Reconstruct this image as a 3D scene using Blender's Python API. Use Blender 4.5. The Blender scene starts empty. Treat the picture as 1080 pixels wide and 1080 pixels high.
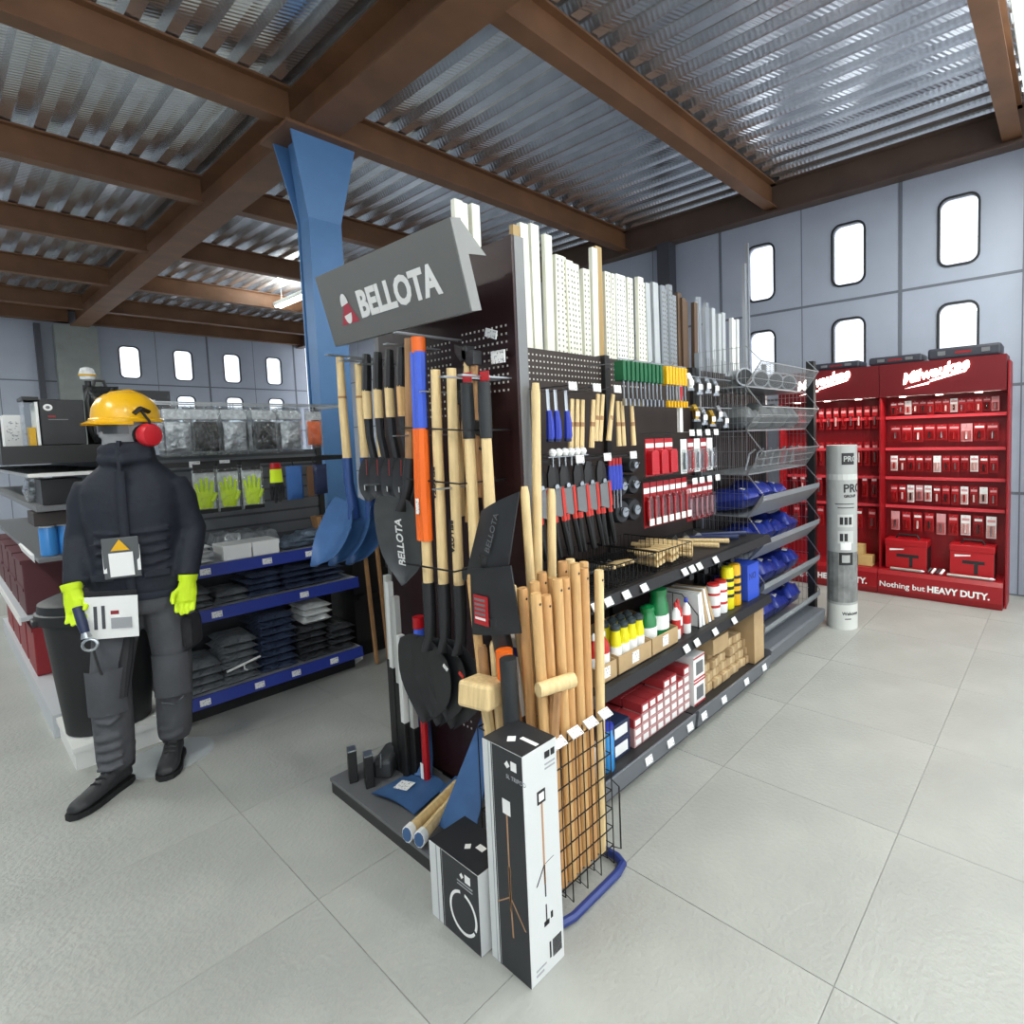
import bpy, bmesh, math, random
from mathutils import Vector, Matrix, noise
random.seed(7)
S = bpy.context.scene
COL = S.collection
R_ = math.radians

# ---------------------------------------------------------------- camera
ROW = [(0.6255918858448681, -0.7795489985556059, -0.030629254251672233),
       (-0.07174090885290757, -0.01838933964374223, -0.9972537661921492),
       (0.7768449229814276, 0.6260712347955457, -0.06742977531892369)]
cd = bpy.data.cameras.new('camera')
cam = bpy.data.objects.new('camera', cd); COL.objects.link(cam)
r, d, f = [Vector(q) for q in ROW]
m = Matrix((r, -d, -f)).transposed().to_4x4(); m.translation = (0, 0, 1.6)
cam.matrix_world = m
cd.sensor_width = 36; cd.lens = 592.679 / 1080 * 36
cd.shift_x = (540 - 653.123) / 1080; cd.shift_y = (497.977 - 540) / 1080
cd.clip_start = .05; cd.clip_end = 200
S.camera = cam

# ---------------------------------------------------------------- world and exposure
W = bpy.data.worlds.new('world'); S.world = W; W.use_nodes = True
bg = W.node_tree.nodes['Background']
bg.inputs[0].default_value = (0.90, 0.95, 1.0, 1); bg.inputs[1].default_value = 1.7
S.view_settings.view_transform = 'Standard'; S.view_settings.look = 'None'
S.view_settings.exposure = 0.2; S.view_settings.gamma = 1.0
S.view_settings.use_curve_mapping = False
LAMP_POWER = 55; UP_SHARE = .9

# ---------------------------------------------------------------- materials
def srgb(h):
    h = h.lstrip('#'); c = [int(h[i:i+2], 16) / 255 for i in (0, 2, 4)]
    return tuple(x / 12.92 if x <= .04045 else ((x + .055) / 1.055) ** 2.4 for x in c)
MATS = {}
def mat(name, hx, rough=.5, metal=0, var=0, scale=8, bump=0, bscale=40, stretch=None, emit=0, alpha=1, coat=0, spec=None, trans=0):
    if name in MATS: return MATS[name]
    m = bpy.data.materials.new(name); m.use_nodes = True
    nt = m.node_tree; b = nt.nodes['Principled BSDF']; c = srgb(hx)
    b.inputs['Base Color'].default_value = (*c, 1); b.inputs['Roughness'].default_value = rough
    b.inputs['Metallic'].default_value = metal
    if spec is not None: b.inputs['Specular IOR Level'].default_value = spec
    if coat: b.inputs['Coat Weight'].default_value = coat; b.inputs['Coat Roughness'].default_value = .12
    if emit: b.inputs['Emission Color'].default_value = (*c, 1); b.inputs['Emission Strength'].default_value = emit
    if alpha < 1: b.inputs['Alpha'].default_value = alpha
    if trans: b.inputs['Transmission Weight'].default_value = trans
    if var or bump:
        tc = nt.nodes.new('ShaderNodeTexCoord'); mp = nt.nodes.new('ShaderNodeMapping')
        nt.links.new(tc.outputs['Object'], mp.inputs[0])
        if stretch: mp.inputs['Scale'].default_value = stretch
    if var:
        n = nt.nodes.new('ShaderNodeTexNoise'); n.inputs['Scale'].default_value = scale; n.inputs['Detail'].default_value = 5
        nt.links.new(mp.outputs[0], n.inputs['Vector'])
        mx = nt.nodes.new('ShaderNodeMix'); mx.data_type = 'RGBA'
        lo = tuple(max(0, x * (1 - var)) for x in c); hi = tuple(min(1, x * (1 + var)) for x in c)
        mx.inputs[6].default_value = (*lo, 1); mx.inputs[7].default_value = (*hi, 1)
        rp = nt.nodes.new('ShaderNodeMapRange'); rp.inputs[1].default_value = .3; rp.inputs[2].default_value = .7
        nt.links.new(n.outputs[0], rp.inputs[0]); nt.links.new(rp.outputs[0], mx.inputs[0]); nt.links.new(mx.outputs[2], b.inputs['Base Color'])
    if bump:
        n2 = nt.nodes.new('ShaderNodeTexNoise'); n2.inputs['Scale'].default_value = bscale; n2.inputs['Detail'].default_value = 4
        nt.links.new(mp.outputs[0], n2.inputs['Vector'])
        bm = nt.nodes.new('ShaderNodeBump'); bm.inputs['Strength'].default_value = bump; bm.inputs['Distance'].default_value = .02
        nt.links.new(n2.outputs[0], bm.inputs['Height']); nt.links.new(bm.outputs[0], b.inputs['Normal'])
    MATS[name] = m
    return m

# ---------------------------------------------------------------- mesh builder
class MB:
    def __init__(s, M=None): s.v = []; s.f = []; s.M = M
    def add(s, vs, fs):
        o = len(s.v)
        if s.M is not None: vs = [s.M @ Vector(q) for q in vs]
        s.v += [tuple(q) for q in vs]; s.f += [tuple(i + o for i in q) for q in fs]
        return s
    def bx(s, x0, x1, y0, y1, z0, z1):
        return s.add([(x0,y0,z0),(x1,y0,z0),(x1,y1,z0),(x0,y1,z0),(x0,y0,z1),(x1,y0,z1),(x1,y1,z1),(x0,y1,z1)],
                     [(0,3,2,1),(4,5,6,7),(0,1,5,4),(1,2,6,5),(2,3,7,6),(3,0,4,7)])
    def box(s, c, sz, rot=None):
        x, y, z = sz[0]/2, sz[1]/2, sz[2]/2; c = Vector(c)
        vs = [Vector(q) for q in [(-x,-y,-z),(x,-y,-z),(x,y,-z),(-x,y,-z),(-x,-y,z),(x,-y,z),(x,y,z),(-x,y,z)]]
        if rot is not None:
            if not isinstance(rot, Matrix): rot = Matrix.Rotation(rot[2],3,'Z') @ Matrix.Rotation(rot[1],3,'Y') @ Matrix.Rotation(rot[0],3,'X')
            vs = [rot @ q for q in vs]
        return s.add([q + c for q in vs], [(0,3,2,1),(4,5,6,7),(0,1,5,4),(1,2,6,5),(2,3,7,6),(3,0,4,7)])
    def tube(s, pts, r, n=8, cap=True, ry=None, up=None):
        pts = [Vector(p) for p in pts]; k = len(pts)
        rr = r if isinstance(r, (list, tuple)) else [r] * k
        yy = rr if ry is None else (ry if isinstance(ry, (list, tuple)) else [ry] * k)
        vs = []; N = None
        for i, p in enumerate(pts):
            t = (pts[min(i+1, k-1)] - pts[max(i-1, 0)]).normalized()
            if N is None:
                a = Vector(up) if up is not None else (Vector((0,0,1)) if abs(t.z) < .9 else Vector((0,1,0)))
                N = (a - t * a.dot(t)).normalized()
            else: N = (N - t * N.dot(t)).normalized()
            B = t.cross(N)
            for j in range(n):
                a = 2 * math.pi * (j + .5) / n
                vs.append(p + N * math.cos(a) * yy[i] + B * math.sin(a) * rr[i])
        fs = [(i*n+j, i*n+(j+1)%n, (i+1)*n+(j+1)%n, (i+1)*n+j) for i in range(k-1) for j in range(n)]
        if cap: fs += [tuple(range(n))[::-1], tuple((k-1)*n + j for j in range(n))]
        return s.add(vs, fs)
    def cyl(s, p0, p1, r0, r1=None, n=10, cap=True): return s.tube([p0, p1], [r0, r0 if r1 is None else r1], n, cap)
    def wire(s, pts, r=.002): return s.tube(pts, r, 4)
    def lathe(s, prof, o=(0,0,0), n=16, sx=1, sy=1):
        vs = []; o = Vector(o); k = len(prof)
        for rr, z in prof:
            for j in range(n):
                a = 2*math.pi*j/n; vs.append(o + Vector((rr*math.cos(a)*sx, rr*math.sin(a)*sy, z)))
        fs = [(i*n+j, i*n+(j+1)%n, (i+1)*n+(j+1)%n, (i+1)*n+j) for i in range(k-1) for j in range(n)]
        fs += [tuple(range(n))[::-1], tuple((k-1)*n + j for j in range(n))]
        return s.add(vs, fs)
    def prism(s, pts, a, b, axis='x'):
        n = len(pts)
        def mk(p, t):
            return {'x': (t, p[0], p[1]), 'y': (p[0], t, p[1]), 'z': (p[0], p[1], t)}[axis]
        vs = [mk(p, a) for p in pts] + [mk(p, b) for p in pts]
        return s.add(vs, [tuple(range(n))[::-1], tuple(n+i for i in range(n))] + [(i, (i+1)%n, n+(i+1)%n, n+i) for i in range(n)])
    def loft(s, rings):
        n = len(rings[0]); k = len(rings); vs = [q for r in rings for q in r]
        fs = [(i*n+j, i*n+(j+1)%n, (i+1)*n+(j+1)%n, (i+1)*n+j) for i in range(k-1) for j in range(n)]
        return s.add(vs, fs + [tuple(range(n))[::-1], tuple((k-1)*n+j for j in range(n))])
    def grid(s, fn, nu, nv):
        vs = [fn(i/nu, j/nv) for i in range(nu+1) for j in range(nv+1)]; w = nv+1
        return s.add(vs, [(i*w+j, (i+1)*w+j, (i+1)*w+j+1, i*w+j+1) for i in range(nu) for j in range(nv)])
    def pillow(s, w, dp, h, seed=0, nu=7, nv=7, rough=.25, edge=.35):
        # soft pack lying flat: x width, y depth, z height, resting on z = 0
        def prof(u, v):
            e = min(u, 1-u, v, 1-v) * 2
            return min(1, e / edge) ** .5 if e > 0 else 0
        def mk(sign):
            def fn(u, v):
                t = prof(u, v); nz = noise.noise(Vector((u*3+seed*7.3, v*3+seed*3.1, sign))) * rough
                jx = noise.noise(Vector((v*4+seed, seed*2.7, 5))) * .02*w; jy = noise.noise(Vector((u*4+seed, seed*1.7, 9))) * .02*dp
                z = h*.5 + (sign*h*.5*t*(1 + (nz if sign > 0 else 0)) if sign > 0 else -h*.5*t)
                return ((u-.5)*w + jx*(abs(u-.5)*2), (v-.5)*dp + jy*(abs(v-.5)*2), z)
            return fn
        s.grid(mk(1), nu, nv); o = len(s.v); s.grid(mk(-1), nu, nv)
        k = (nu)*(nv); s.f[-k:] = [q[::-1] for q in s.f[-k:]]
        return s
    def xf(s, M):
        s.v = [tuple(M @ Vector(q)) for q in s.v]; return s

OFF = {}
NTH = ['first', 'second', 'third', 'fourth', 'fifth', 'sixth', 'seventh', 'eighth', 'ninth', 'tenth', 'eleventh', 'twelfth', 'thirteenth', 'fourteenth', 'fifteenth', 'sixteenth', 'seventeenth', 'eighteenth', 'nineteenth', 'twentieth']
def mesh_of(name, mb, mt, off=(0,0,0), smooth=False):
    me = bpy.data.meshes.new(name)
    o = Vector(off)
    me.from_pydata([tuple(Vector(q) - o) for q in mb.v], [], mb.f); me.update()
    bm = bmesh.new(); bm.from_mesh(me); bmesh.ops.recalc_face_normals(bm, faces=bm.faces); bm.to_mesh(me); bm.free()
    for x in (mt if isinstance(mt, (list, tuple)) else [mt]): me.materials.append(x)
    if smooth:
        me.polygons.foreach_set('use_smooth', [True]*len(me.polygons)); me.set_sharp_from_angle(angle=R_(40 if smooth is True else smooth))
    return me
def tag(o, label=None, cat=None, group=None, kind=None):
    if label: o['label'] = label
    if cat: o['category'] = cat
    if group: o['group'] = group
    if kind: o['kind'] = kind
    return o
def thing(name, label, cat, loc=(0,0,0), rotz=0, group=None, kind=None):
    o = bpy.data.objects.new(name, None); COL.objects.link(o); o.empty_display_size = .1
    o.location = loc; o.rotation_euler = (0,0,rotz); OFF[o.name] = Vector(loc)
    return tag(o, label, cat, group, kind)
def part(name, mb, mt, parent, smooth=False, w=True, label=None, kind=None, bevel=0):
    off = OFF.get(parent.name, Vector((0,0,0))) if w else Vector((0,0,0))
    o = bpy.data.objects.new(name, mesh_of(name, mb, mt, off, smooth)); COL.objects.link(o); o.parent = parent
    OFF[o.name] = off
    if bevel: bv = o.modifiers.new('b', 'BEVEL'); bv.width = bevel; bv.segments = 2; bv.limit_method = 'ANGLE'
    return tag(o, label, None, None, kind)
def single(name, mb, mt, label, cat, group=None, smooth=False, kind=None, bevel=0):
    xs = [q[0] for q in mb.v]; ys = [q[1] for q in mb.v]; zs = [q[2] for q in mb.v]
    off = Vector(((min(xs)+max(xs))/2, (min(ys)+max(ys))/2, min(zs)))
    o = bpy.data.objects.new(name, mesh_of(name, mb, mt, off, smooth)); COL.objects.link(o); o.location = off
    OFF[o.name] = off
    if bevel: bv = o.modifiers.new('b', 'BEVEL'); bv.width = bevel; bv.segments = 2; bv.limit_method = 'ANGLE'
    return tag(o, label, cat, group, kind)
def struct(name, mb, mt, label=None, smooth=False, bevel=0):
    return single(name, mb, mt, label, None, None, smooth, 'structure', bevel)
def share(name, me, parent, loc, rot=(0,0,0), label=None, scale=None):
    o = bpy.data.objects.new(name, me); COL.objects.link(o); o.parent = parent
    o.location = Vector(loc) - OFF.get(parent.name, Vector((0,0,0))); o.rotation_euler = rot; OFF[o.name] = Vector(loc)
    if scale: o.scale = scale
    return o
def copy_tree(o, loc=None, rot=None, label=None, parent=None):
    c = o.copy(); COL.objects.link(c); c.parent = parent
    OFF[c.name] = OFF.get(o.name, Vector((0,0,0)))
    if loc is not None: c.location = loc; OFF[c.name] = Vector(loc)
    if rot is not None: c.rotation_euler = rot
    if label: c['label'] = label
    for ch in list(o.children): copy_tree(ch, parent=c)
    return c
def text_mesh(body, size, M, ext=.001, shear=0, bold=0, sx=1):
    cu = bpy.data.curves.new('t', 'FONT'); cu.body = body; cu.size = size; cu.extrude = ext; cu.shear = shear; cu.offset = bold
    cu.align_x = 'LEFT'; cu.resolution_u = 3
    o = bpy.data.objects.new('t', cu); COL.objects.link(o)
    dg = bpy.context.evaluated_depsgraph_get(); me = bpy.data.meshes.new_from_object(o.evaluated_get(dg))
    mb = MB(); mb.add([M @ Vector((q.co.x*sx, q.co.y, q.co.z)) for q in me.vertices], [tuple(p.vertices) for p in me.polygons])
    bpy.data.objects.remove(o); bpy.data.curves.remove(cu); bpy.data.meshes.remove(me)
    return mb
def frame(o, x, y):
    x = Vector(x).normalized(); y = Vector(y); y = (y - x*y.dot(x)).normalized(); z = x.cross(y)
    m = Matrix((x, y, z)).transposed().to_4x4(); m.translation = o
    return m
def freeze(o, voxel=None, smooth_it=0, sub=0):
    # fuse overlapping shells into one continuous surface
    if voxel: q = o.modifiers.new('r', 'REMESH'); q.mode = 'VOXEL'; q.voxel_size = voxel
    if smooth_it: q = o.modifiers.new('s', 'SMOOTH'); q.iterations = smooth_it; q.factor = .5
    dg = bpy.context.evaluated_depsgraph_get(); me = bpy.data.meshes.new_from_object(o.evaluated_get(dg))
    o.modifiers.clear(); old = o.data; nm = old.name; o.data = me; bpy.data.meshes.remove(old); me.name = nm
    me.polygons.foreach_set('use_smooth', [True]*len(me.polygons))
    return o

# ---------------------------------------------------------------- shared palette
STEEL_BROWN = mat('beam_brown', '#7a563b', .55, 0, .18, 3)
GALV = mat('galvanised', '#b4b9bd', .32, .95, .12, 6)
WIRE = mat('wire_zinc', '#a9adb0', .35, .9)
BLACKW = mat('wire_black', '#1b1b1c', .45, .3)
DARK = mat('gondola_dark', '#2b2a2b', .5, .2, .1)
BLACK = mat('black_plastic', '#161617', .45)
BLACKM = mat('black_steel', '#2c2d2f', .42, .3, .15, 12)
WHITE = mat('white_paint', '#e6e6e2', .5)
CARD = mat('card_white', '#efefec', .6)
PRINT = mat('print_black', '#1c1c1e', .6)
RED = mat('red_gloss', '#ac141c', .35)
REDK = mat('red_panel', '#931018', .38)
BLUE = mat('rail_blue', '#2b3c94', .4)
STEELBLUE = mat('tool_blue', '#3f6391', .38, .15, .12, 10)
WOOD = mat('ash_wood', '#cba16a', .55, 0, .16, 14, 0, 40, (6, 6, .6))
WOODB = mat('pale_wood', '#dcc08c', .55, 0, .14, 14, 0, 40, (6, 6, .6))
WOODD = mat('brown_wood', '#a1784f', .55, 0, .18, 14, 0, 40, (6, 6, .6))
KRAFT = mat('kraft_card', '#b49870', .7, 0, .1, 9)
YEL = mat('hi_vis_yellow', '#d4ee1c', .6)
ORANGE = mat('orange_plastic', '#ee6a1c', .45)

def tagmat():
    m = bpy.data.materials.new('price_tag'); m.use_nodes = True; nt = m.node_tree; b = nt.nodes['Principled BSDF']
    tc = nt.nodes.new('ShaderNodeTexCoord'); n = nt.nodes.new('ShaderNodeTexNoise'); n.inputs['Scale'].default_value = 130
    cr = nt.nodes.new('ShaderNodeValToRGB'); cr.color_ramp.elements[0].position = .36; cr.color_ramp.elements[0].color = (.18,.18,.18,1)
    cr.color_ramp.elements[1].position = .42; cr.color_ramp.elements[1].color = (.86,.86,.84,1)
    nt.links.new(tc.outputs['Object'], n.inputs['Vector']); nt.links.new(n.outputs[0], cr.inputs[0]); nt.links.new(cr.outputs[0], b.inputs['Base Color'])
    return m
TAG = tagmat()
def clearmat(name, tint, gloss, rough, bump, bscale):
    # thin film: mostly see-through with sharp sheen
    m = bpy.data.materials.new(name); m.use_nodes = True; nt = m.node_tree; nt.nodes.remove(nt.nodes['Principled BSDF'])
    t = nt.nodes.new('ShaderNodeBsdfTransparent'); t.inputs[0].default_value = (*srgb(tint), 1)
    g = nt.nodes.new('ShaderNodeBsdfGlossy'); g.inputs['Roughness'].default_value = rough; g.inputs[0].default_value = (1, 1, 1, 1)
    x = nt.nodes.new('ShaderNodeMixShader'); lw = nt.nodes.new('ShaderNodeLayerWeight'); lw.inputs[0].default_value = gloss
    tc = nt.nodes.new('ShaderNodeTexCoord'); n = nt.nodes.new('ShaderNodeTexNoise'); n.inputs['Scale'].default_value = bscale; n.inputs['Detail'].default_value = 3
    bp = nt.nodes.new('ShaderNodeBump'); bp.inputs['Strength'].default_value = bump; bp.inputs['Distance'].default_value = .03
    nt.links.new(tc.outputs['Object'], n.inputs['Vector']); nt.links.new(n.outputs[0], bp.inputs['Height'])
    nt.links.new(bp.outputs[0], g.inputs['Normal']); nt.links.new(bp.outputs[0], lw.inputs['Normal'])
    nt.links.new(lw.outputs['Facing'], x.inputs[0]); nt.links.new(t.outputs[0], x.inputs[1]); nt.links.new(g.outputs[0], x.inputs[2])
    nt.links.new(x.outputs[0], nt.nodes['Material Output'].inputs[0])
    return m
CLEAR = clearmat('clear_plastic', '#f4f6f6', .22, .10, .5, 25)

# ---------------------------------------------------------------- ceiling lamps (two in view, the others added to light the room)
TUBE = mat('lamp_tube', '#fbfff6', .4, emit=9)
LAMPW = mat('lamp_white', '#e9ebe8', .4)
def lamp(x, y, z, length, along, label, up=1):
    t = thing('ceiling_lamp', label, 'lamp', (x, y, z), 0, 'fluorescent ceiling lamps')
    a, b = (length/2, .07) if along == 'x' else (.07, length/2)
    part('housing', MB().bx(x-a, x+a, y-b, y+b, z+.03, z+.09), LAMPW, t, bevel=.008)
    for s in (-.035, .035):
        p0 = (x-a*.97, y+s, z+.012) if along == 'x' else (x+s, y-b*.97, z+.012)
        p1 = (x+a*.97, y+s, z+.012) if along == 'x' else (x+s, y+b*.97, z+.012)
        part('tube', MB().cyl(p0, p1, .013, n=8), TUBE, t, True)
    for s in (-.7, .7):
        q = (x+s*a, y) if along == 'x' else (x, y+s*b)
        part('hanger', MB().wire([(q[0], q[1], z+.09), (q[0], q[1], 4.33)], .004), WIRE, t)
    l = bpy.data.lights.new('lamp_light', 'AREA'); l.shape = 'RECTANGLE'; l.size = length if along == 'x' else .16; l.size_y = .16 if along == 'x' else length
    l.energy = LAMP_POWER; l.color = (.97, 1.0, .95); l.spread = math.pi
    o = bpy.data.objects.new('lamp_light', l); COL.objects.link(o); o.parent = t; o.location = (0, 0, -.012)
    l2 = l.copy(); l2.energy = LAMP_POWER*UP_SHARE*up; o = bpy.data.objects.new('lamp_light', l2); COL.objects.link(o); o.parent = t; o.location = (0, 0, .10); o.rotation_euler = (math.pi, 0, 0)  # second, upward area light added above the housing to brighten the deck
    return t
lamp(4.07, 10.15, 3.96, 1.25, 'y', 'lit fluorescent tube lamp seen far off between the roof beams beside the blue column')
lamp(4.2, .24, 3.9, 1.9, 'x', 'lit fluorescent tube lamp in the top right corner above the red display aisle', .08)
for (x, y) in ((-1.4, 14.0), (-1.4, 10.4), (-1.4, 6.5), (-1.4, 2.2), (-1.4, -2.0), (1.5, -1.6), (4.4, -2.2)):  # unseen lamps added to light the hall; far pair brightens deck and back wall
    lamp(x, y, 3.96, 1.5, 'y', 'added fluorescent tube lamp outside the picture near %s' % {(-1.4,14.0): 'the far wall', (-1.4,10.4): 'the far left aisle', (-1.4,6.5): 'the left aisle', (-1.4,2.2): 'the left of the viewpoint', (-1.4,-2.0): 'the rear left corner', (1.5,-1.6): 'the middle behind the viewpoint', (4.4,-2.2): 'the rear right corner'}[(x, y)])
# ================================================================ the room
FLOOR = mat('floor_tile', '#a5a6a0', .40, 0, .10, 2.2, .22, 55)
GROUT = mat('grout', '#9c9d97', .8)
fl = struct('floor', MB().bx(-3.0, 6.6, -3.0, 15.4, -.06, -.004), GROUT, 'pale grey large format tile floor')
TS = .767
nm = mesh_of('tile', MB().add([(0,0,-.02),(TS-.0016,0,-.02),(TS-.0016,TS-.0016,-.02),(0,TS-.0016,-.02),(.0006,.0006,0),(TS-.0022,.0006,0),(TS-.0022,TS-.0022,0),(.0006,TS-.0022,0)],
     [(4,5,6,7),(0,1,5,4),(1,2,6,5),(2,3,7,6),(3,0,4,7)]), FLOOR)
cnt = 0
x = 2.30 - 7*TS
while x < 6.3:
    y = 1.27 - 4*TS
    while y < 15.2:
        # skip tiles that lie outside the picture to stay within three hundred
        if y < 1.27 + TS*9 or (0 < x):
            if cnt < 300: share('tile', nm, fl, (x, y, 0)); cnt += 1
        y += TS
    x += TS

# ---- ceiling: trapezoidal galvanised deck sheets, ribs along y
def deckmat():
    m = bpy.data.materials.new('deck_steel'); m.use_nodes = True; nt = m.node_tree; b = nt.nodes['Principled BSDF']
    b.inputs['Metallic'].default_value = .9; b.inputs['Roughness'].default_value = .2
    tc = nt.nodes.new('ShaderNodeTexCoord'); n = nt.nodes.new('ShaderNodeTexNoise'); n.inputs['Scale'].default_value = 5; n.inputs['Detail'].default_value = 6
    cr = nt.nodes.new('ShaderNodeValToRGB'); cr.color_ramp.elements[0].position = .3; cr.color_ramp.elements[0].color = (.72,.74,.76,1)
    cr.color_ramp.elements[1].position = .7; cr.color_ramp.elements[1].color = (.84,.86,.88,1)
    nt.links.new(tc.outputs['Object'], n.inputs['Vector']); nt.links.new(n.outputs[0], cr.inputs[0]); nt.links.new(cr.outputs[0], b.inputs['Base Color'])
    # embossed diagonal dimples pressed into the rib flanks
    sep = nt.nodes.new('ShaderNodeSeparateXYZ'); nt.links.new(tc.outputs['Object'], sep.inputs[0])
    ad = nt.nodes.new('ShaderNodeMath'); ad.operation = 'MULTIPLY_ADD'; ad.inputs[1].default_value = .45
    nt.links.new(sep.outputs['X'], ad.inputs[0]); nt.links.new(sep.outputs['Y'], ad.inputs[2])
    ml = nt.nodes.new('ShaderNodeMath'); ml.operation = 'MULTIPLY'; ml.inputs[1].default_value = 2*math.pi/.042; nt.links.new(ad.outputs[0], ml.inputs[0])
    sn = nt.nodes.new('ShaderNodeMath'); sn.operation = 'SINE'; nt.links.new(ml.outputs[0], sn.inputs[0])
    bp = nt.nodes.new('ShaderNodeBump'); bp.inputs['Strength'].default_value = .16; bp.inputs['Distance'].default_value = .004
    nt.links.new(sn.outputs[0], bp.inputs['Height']); nt.links.new(bp.outputs[0], b.inputs['Normal'])
    return m
DECK = deckmat()
cl = thing('ceiling', 'corrugated galvanised steel deck ceiling', None, (0, 0, 4.32), kind='structure')
def deck_sheet(x0, n, y0, y1):
    mb = MB(); p = .205; prof = []
    for i in range(n):
        a = x0 + i*p
        prof += [(a, 4.32), (a+.075, 4.32), (a+.10, 4.39), (a+.18, 4.39)]
    prof += [(x0+n*p, 4.32)]
    vs = [(q[0], y0, q[1]) for q in prof] + [(q[0], y1, q[1]) for q in prof] ; k = len(prof)
    mb.add(vs, [(i, i+1, k+i+1, k+i) for i in range(k-1)])
    return mb
xs = -3.1
while xs < 6.3:
    part('deck_sheet', deck_sheet(xs, 5, -3.0, 15.3), DECK, cl); xs += 5*.205
part('roof_slab', MB().bx(-3.2, 6.6, -3.1, 15.6, 4.40, 4.5), mat('slab_grey', '#77797a', .9), cl)

def ibeam(mb, a0, a1, c, w, z0, z1, axis, tf=.016, tw=.012):
    pts = [(c-w/2,z0),(c+w/2,z0),(c+w/2,z0+tf),(c+tw/2,z0+tf),(c+tw/2,z1-tf),(c+w/2,z1-tf),(c+w/2,z1),(c-w/2,z1),(c-w/2,z1-tf),(c-tw/2,z1-tf),(c-tw/2,z0+tf),(c-w/2,z0+tf)]
    return mb.prism(pts, a0, a1, axis)
struct('ceiling_beam', ibeam(MB(), -3, 15.2, 2.1, .26, 3.98, 4.32, 'y'), STEEL_BROWN, 'thick brown steel main beam carried by the blue column')
names = ['nearest brown cross beam at the top right', 'brown cross beam running over the white trims to the window wall', 'brown cross beam meeting the head of the blue column',
         'second brown cross beam behind the blue column', 'third brown cross beam behind the blue column', 'fourth brown cross beam behind the blue column', 'fifth brown cross beam behind the blue column', 'farthest brown cross beam against the far wall']
for y, lb in zip((.45, 2.66, 4.74, 6.9, 9.08, 11.3, 13.5, 15.02), names):
    mb = MB(); ibeam(mb, -3, 1.97, y, .14, 4.05, 4.31, 'x'); ibeam(mb, 2.23, 6.2, y, .14, 4.05, 4.31, 'x')
    struct('ceiling_beam', mb, STEEL_BROWN, lb)
WALLBEAM = mat('beam_grey_brown', '#5d4a40', .5, 0, .15, 3)
struct('ceiling_beam', ibeam(MB(), -3, 15.2, 6.16, .15, 3.99, 4.31, 'y'), WALLBEAM, 'dark brown beam along the top of the window wall')

# ---- blue column with flared head
BLUECOL = mat('column_blue', '#5a88bb', .42, .1, .06, 4)
t = thing('steel_column', 'blue painted steel column with flared head under the main beam', 'column', (2.15, 4.76, 0))
cx, cy = 2.15, 4.76
def flare(mb, ax, ay, bx_, by_):
    pr = [(0, ax, ay), (3.36, ax, ay), (3.97, bx_, by_)]
    mb.loft([[(cx-a, cy-b, z), (cx+a, cy-b, z), (cx+a, cy+b, z), (cx-a, cy+b, z)] for z, a, b in pr])
    return mb
part('shaft', flare(MB(), .115, .075, .15, .12), BLUECOL, t)
for s in (-1, 1):
    mb = MB(); pr = [(0, .10), (3.36, .10), (3.97, .195)]
    mb.loft([[(cx-a*1.25, cy+s*b-.009, z), (cx+a*1.25, cy+s*b-.009, z), (cx+a*1.25, cy+s*b+.009, z), (cx-a*1.25, cy+s*b+.009, z)] for (z, a), b in zip(pr, (.100, .100, .165))])
    part('flange', mb, BLUECOL, t)
part('base_plate', MB().bx(cx-.2, cx+.2, cy-.2, cy+.2, 0, .025), BLUECOL, t)
part('cap_plate', MB().bx(cx-.3, cx+.3, cy-.26, cy+.26, 3.955, 3.979), STEEL_BROWN, t)

# ---- window walls
PANEL = mat('wall_panel', '#aab1c0', .5, 0, .05, 2)
SEAM = mat('wall_seam', '#6d727b', .6)
GASK = mat('window_gasket', '#25272b', .5)
PANE = bpy.data.materials.new('window_pane'); PANE.use_nodes = True
_nt = PANE.node_tree; _nt.nodes.remove(_nt.nodes['Principled BSDF'])
_t = _nt.nodes.new('ShaderNodeBsdfTransparent'); _t.inputs[0].default_value = (.97,.98,1,1)
_g = _nt.nodes.new('ShaderNodeBsdfGlossy'); _g.inputs['Roughness'].default_value = .05
_m = _nt.nodes.new('ShaderNodeMixShader'); _m.inputs[0].default_value = .06
_nt.links.new(_t.outputs[0], _m.inputs[1]); _nt.links.new(_g.outputs[0], _m.inputs[2]); _nt.links.new(_m.outputs[0], _nt.nodes['Material Output'].inputs[0])

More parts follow.
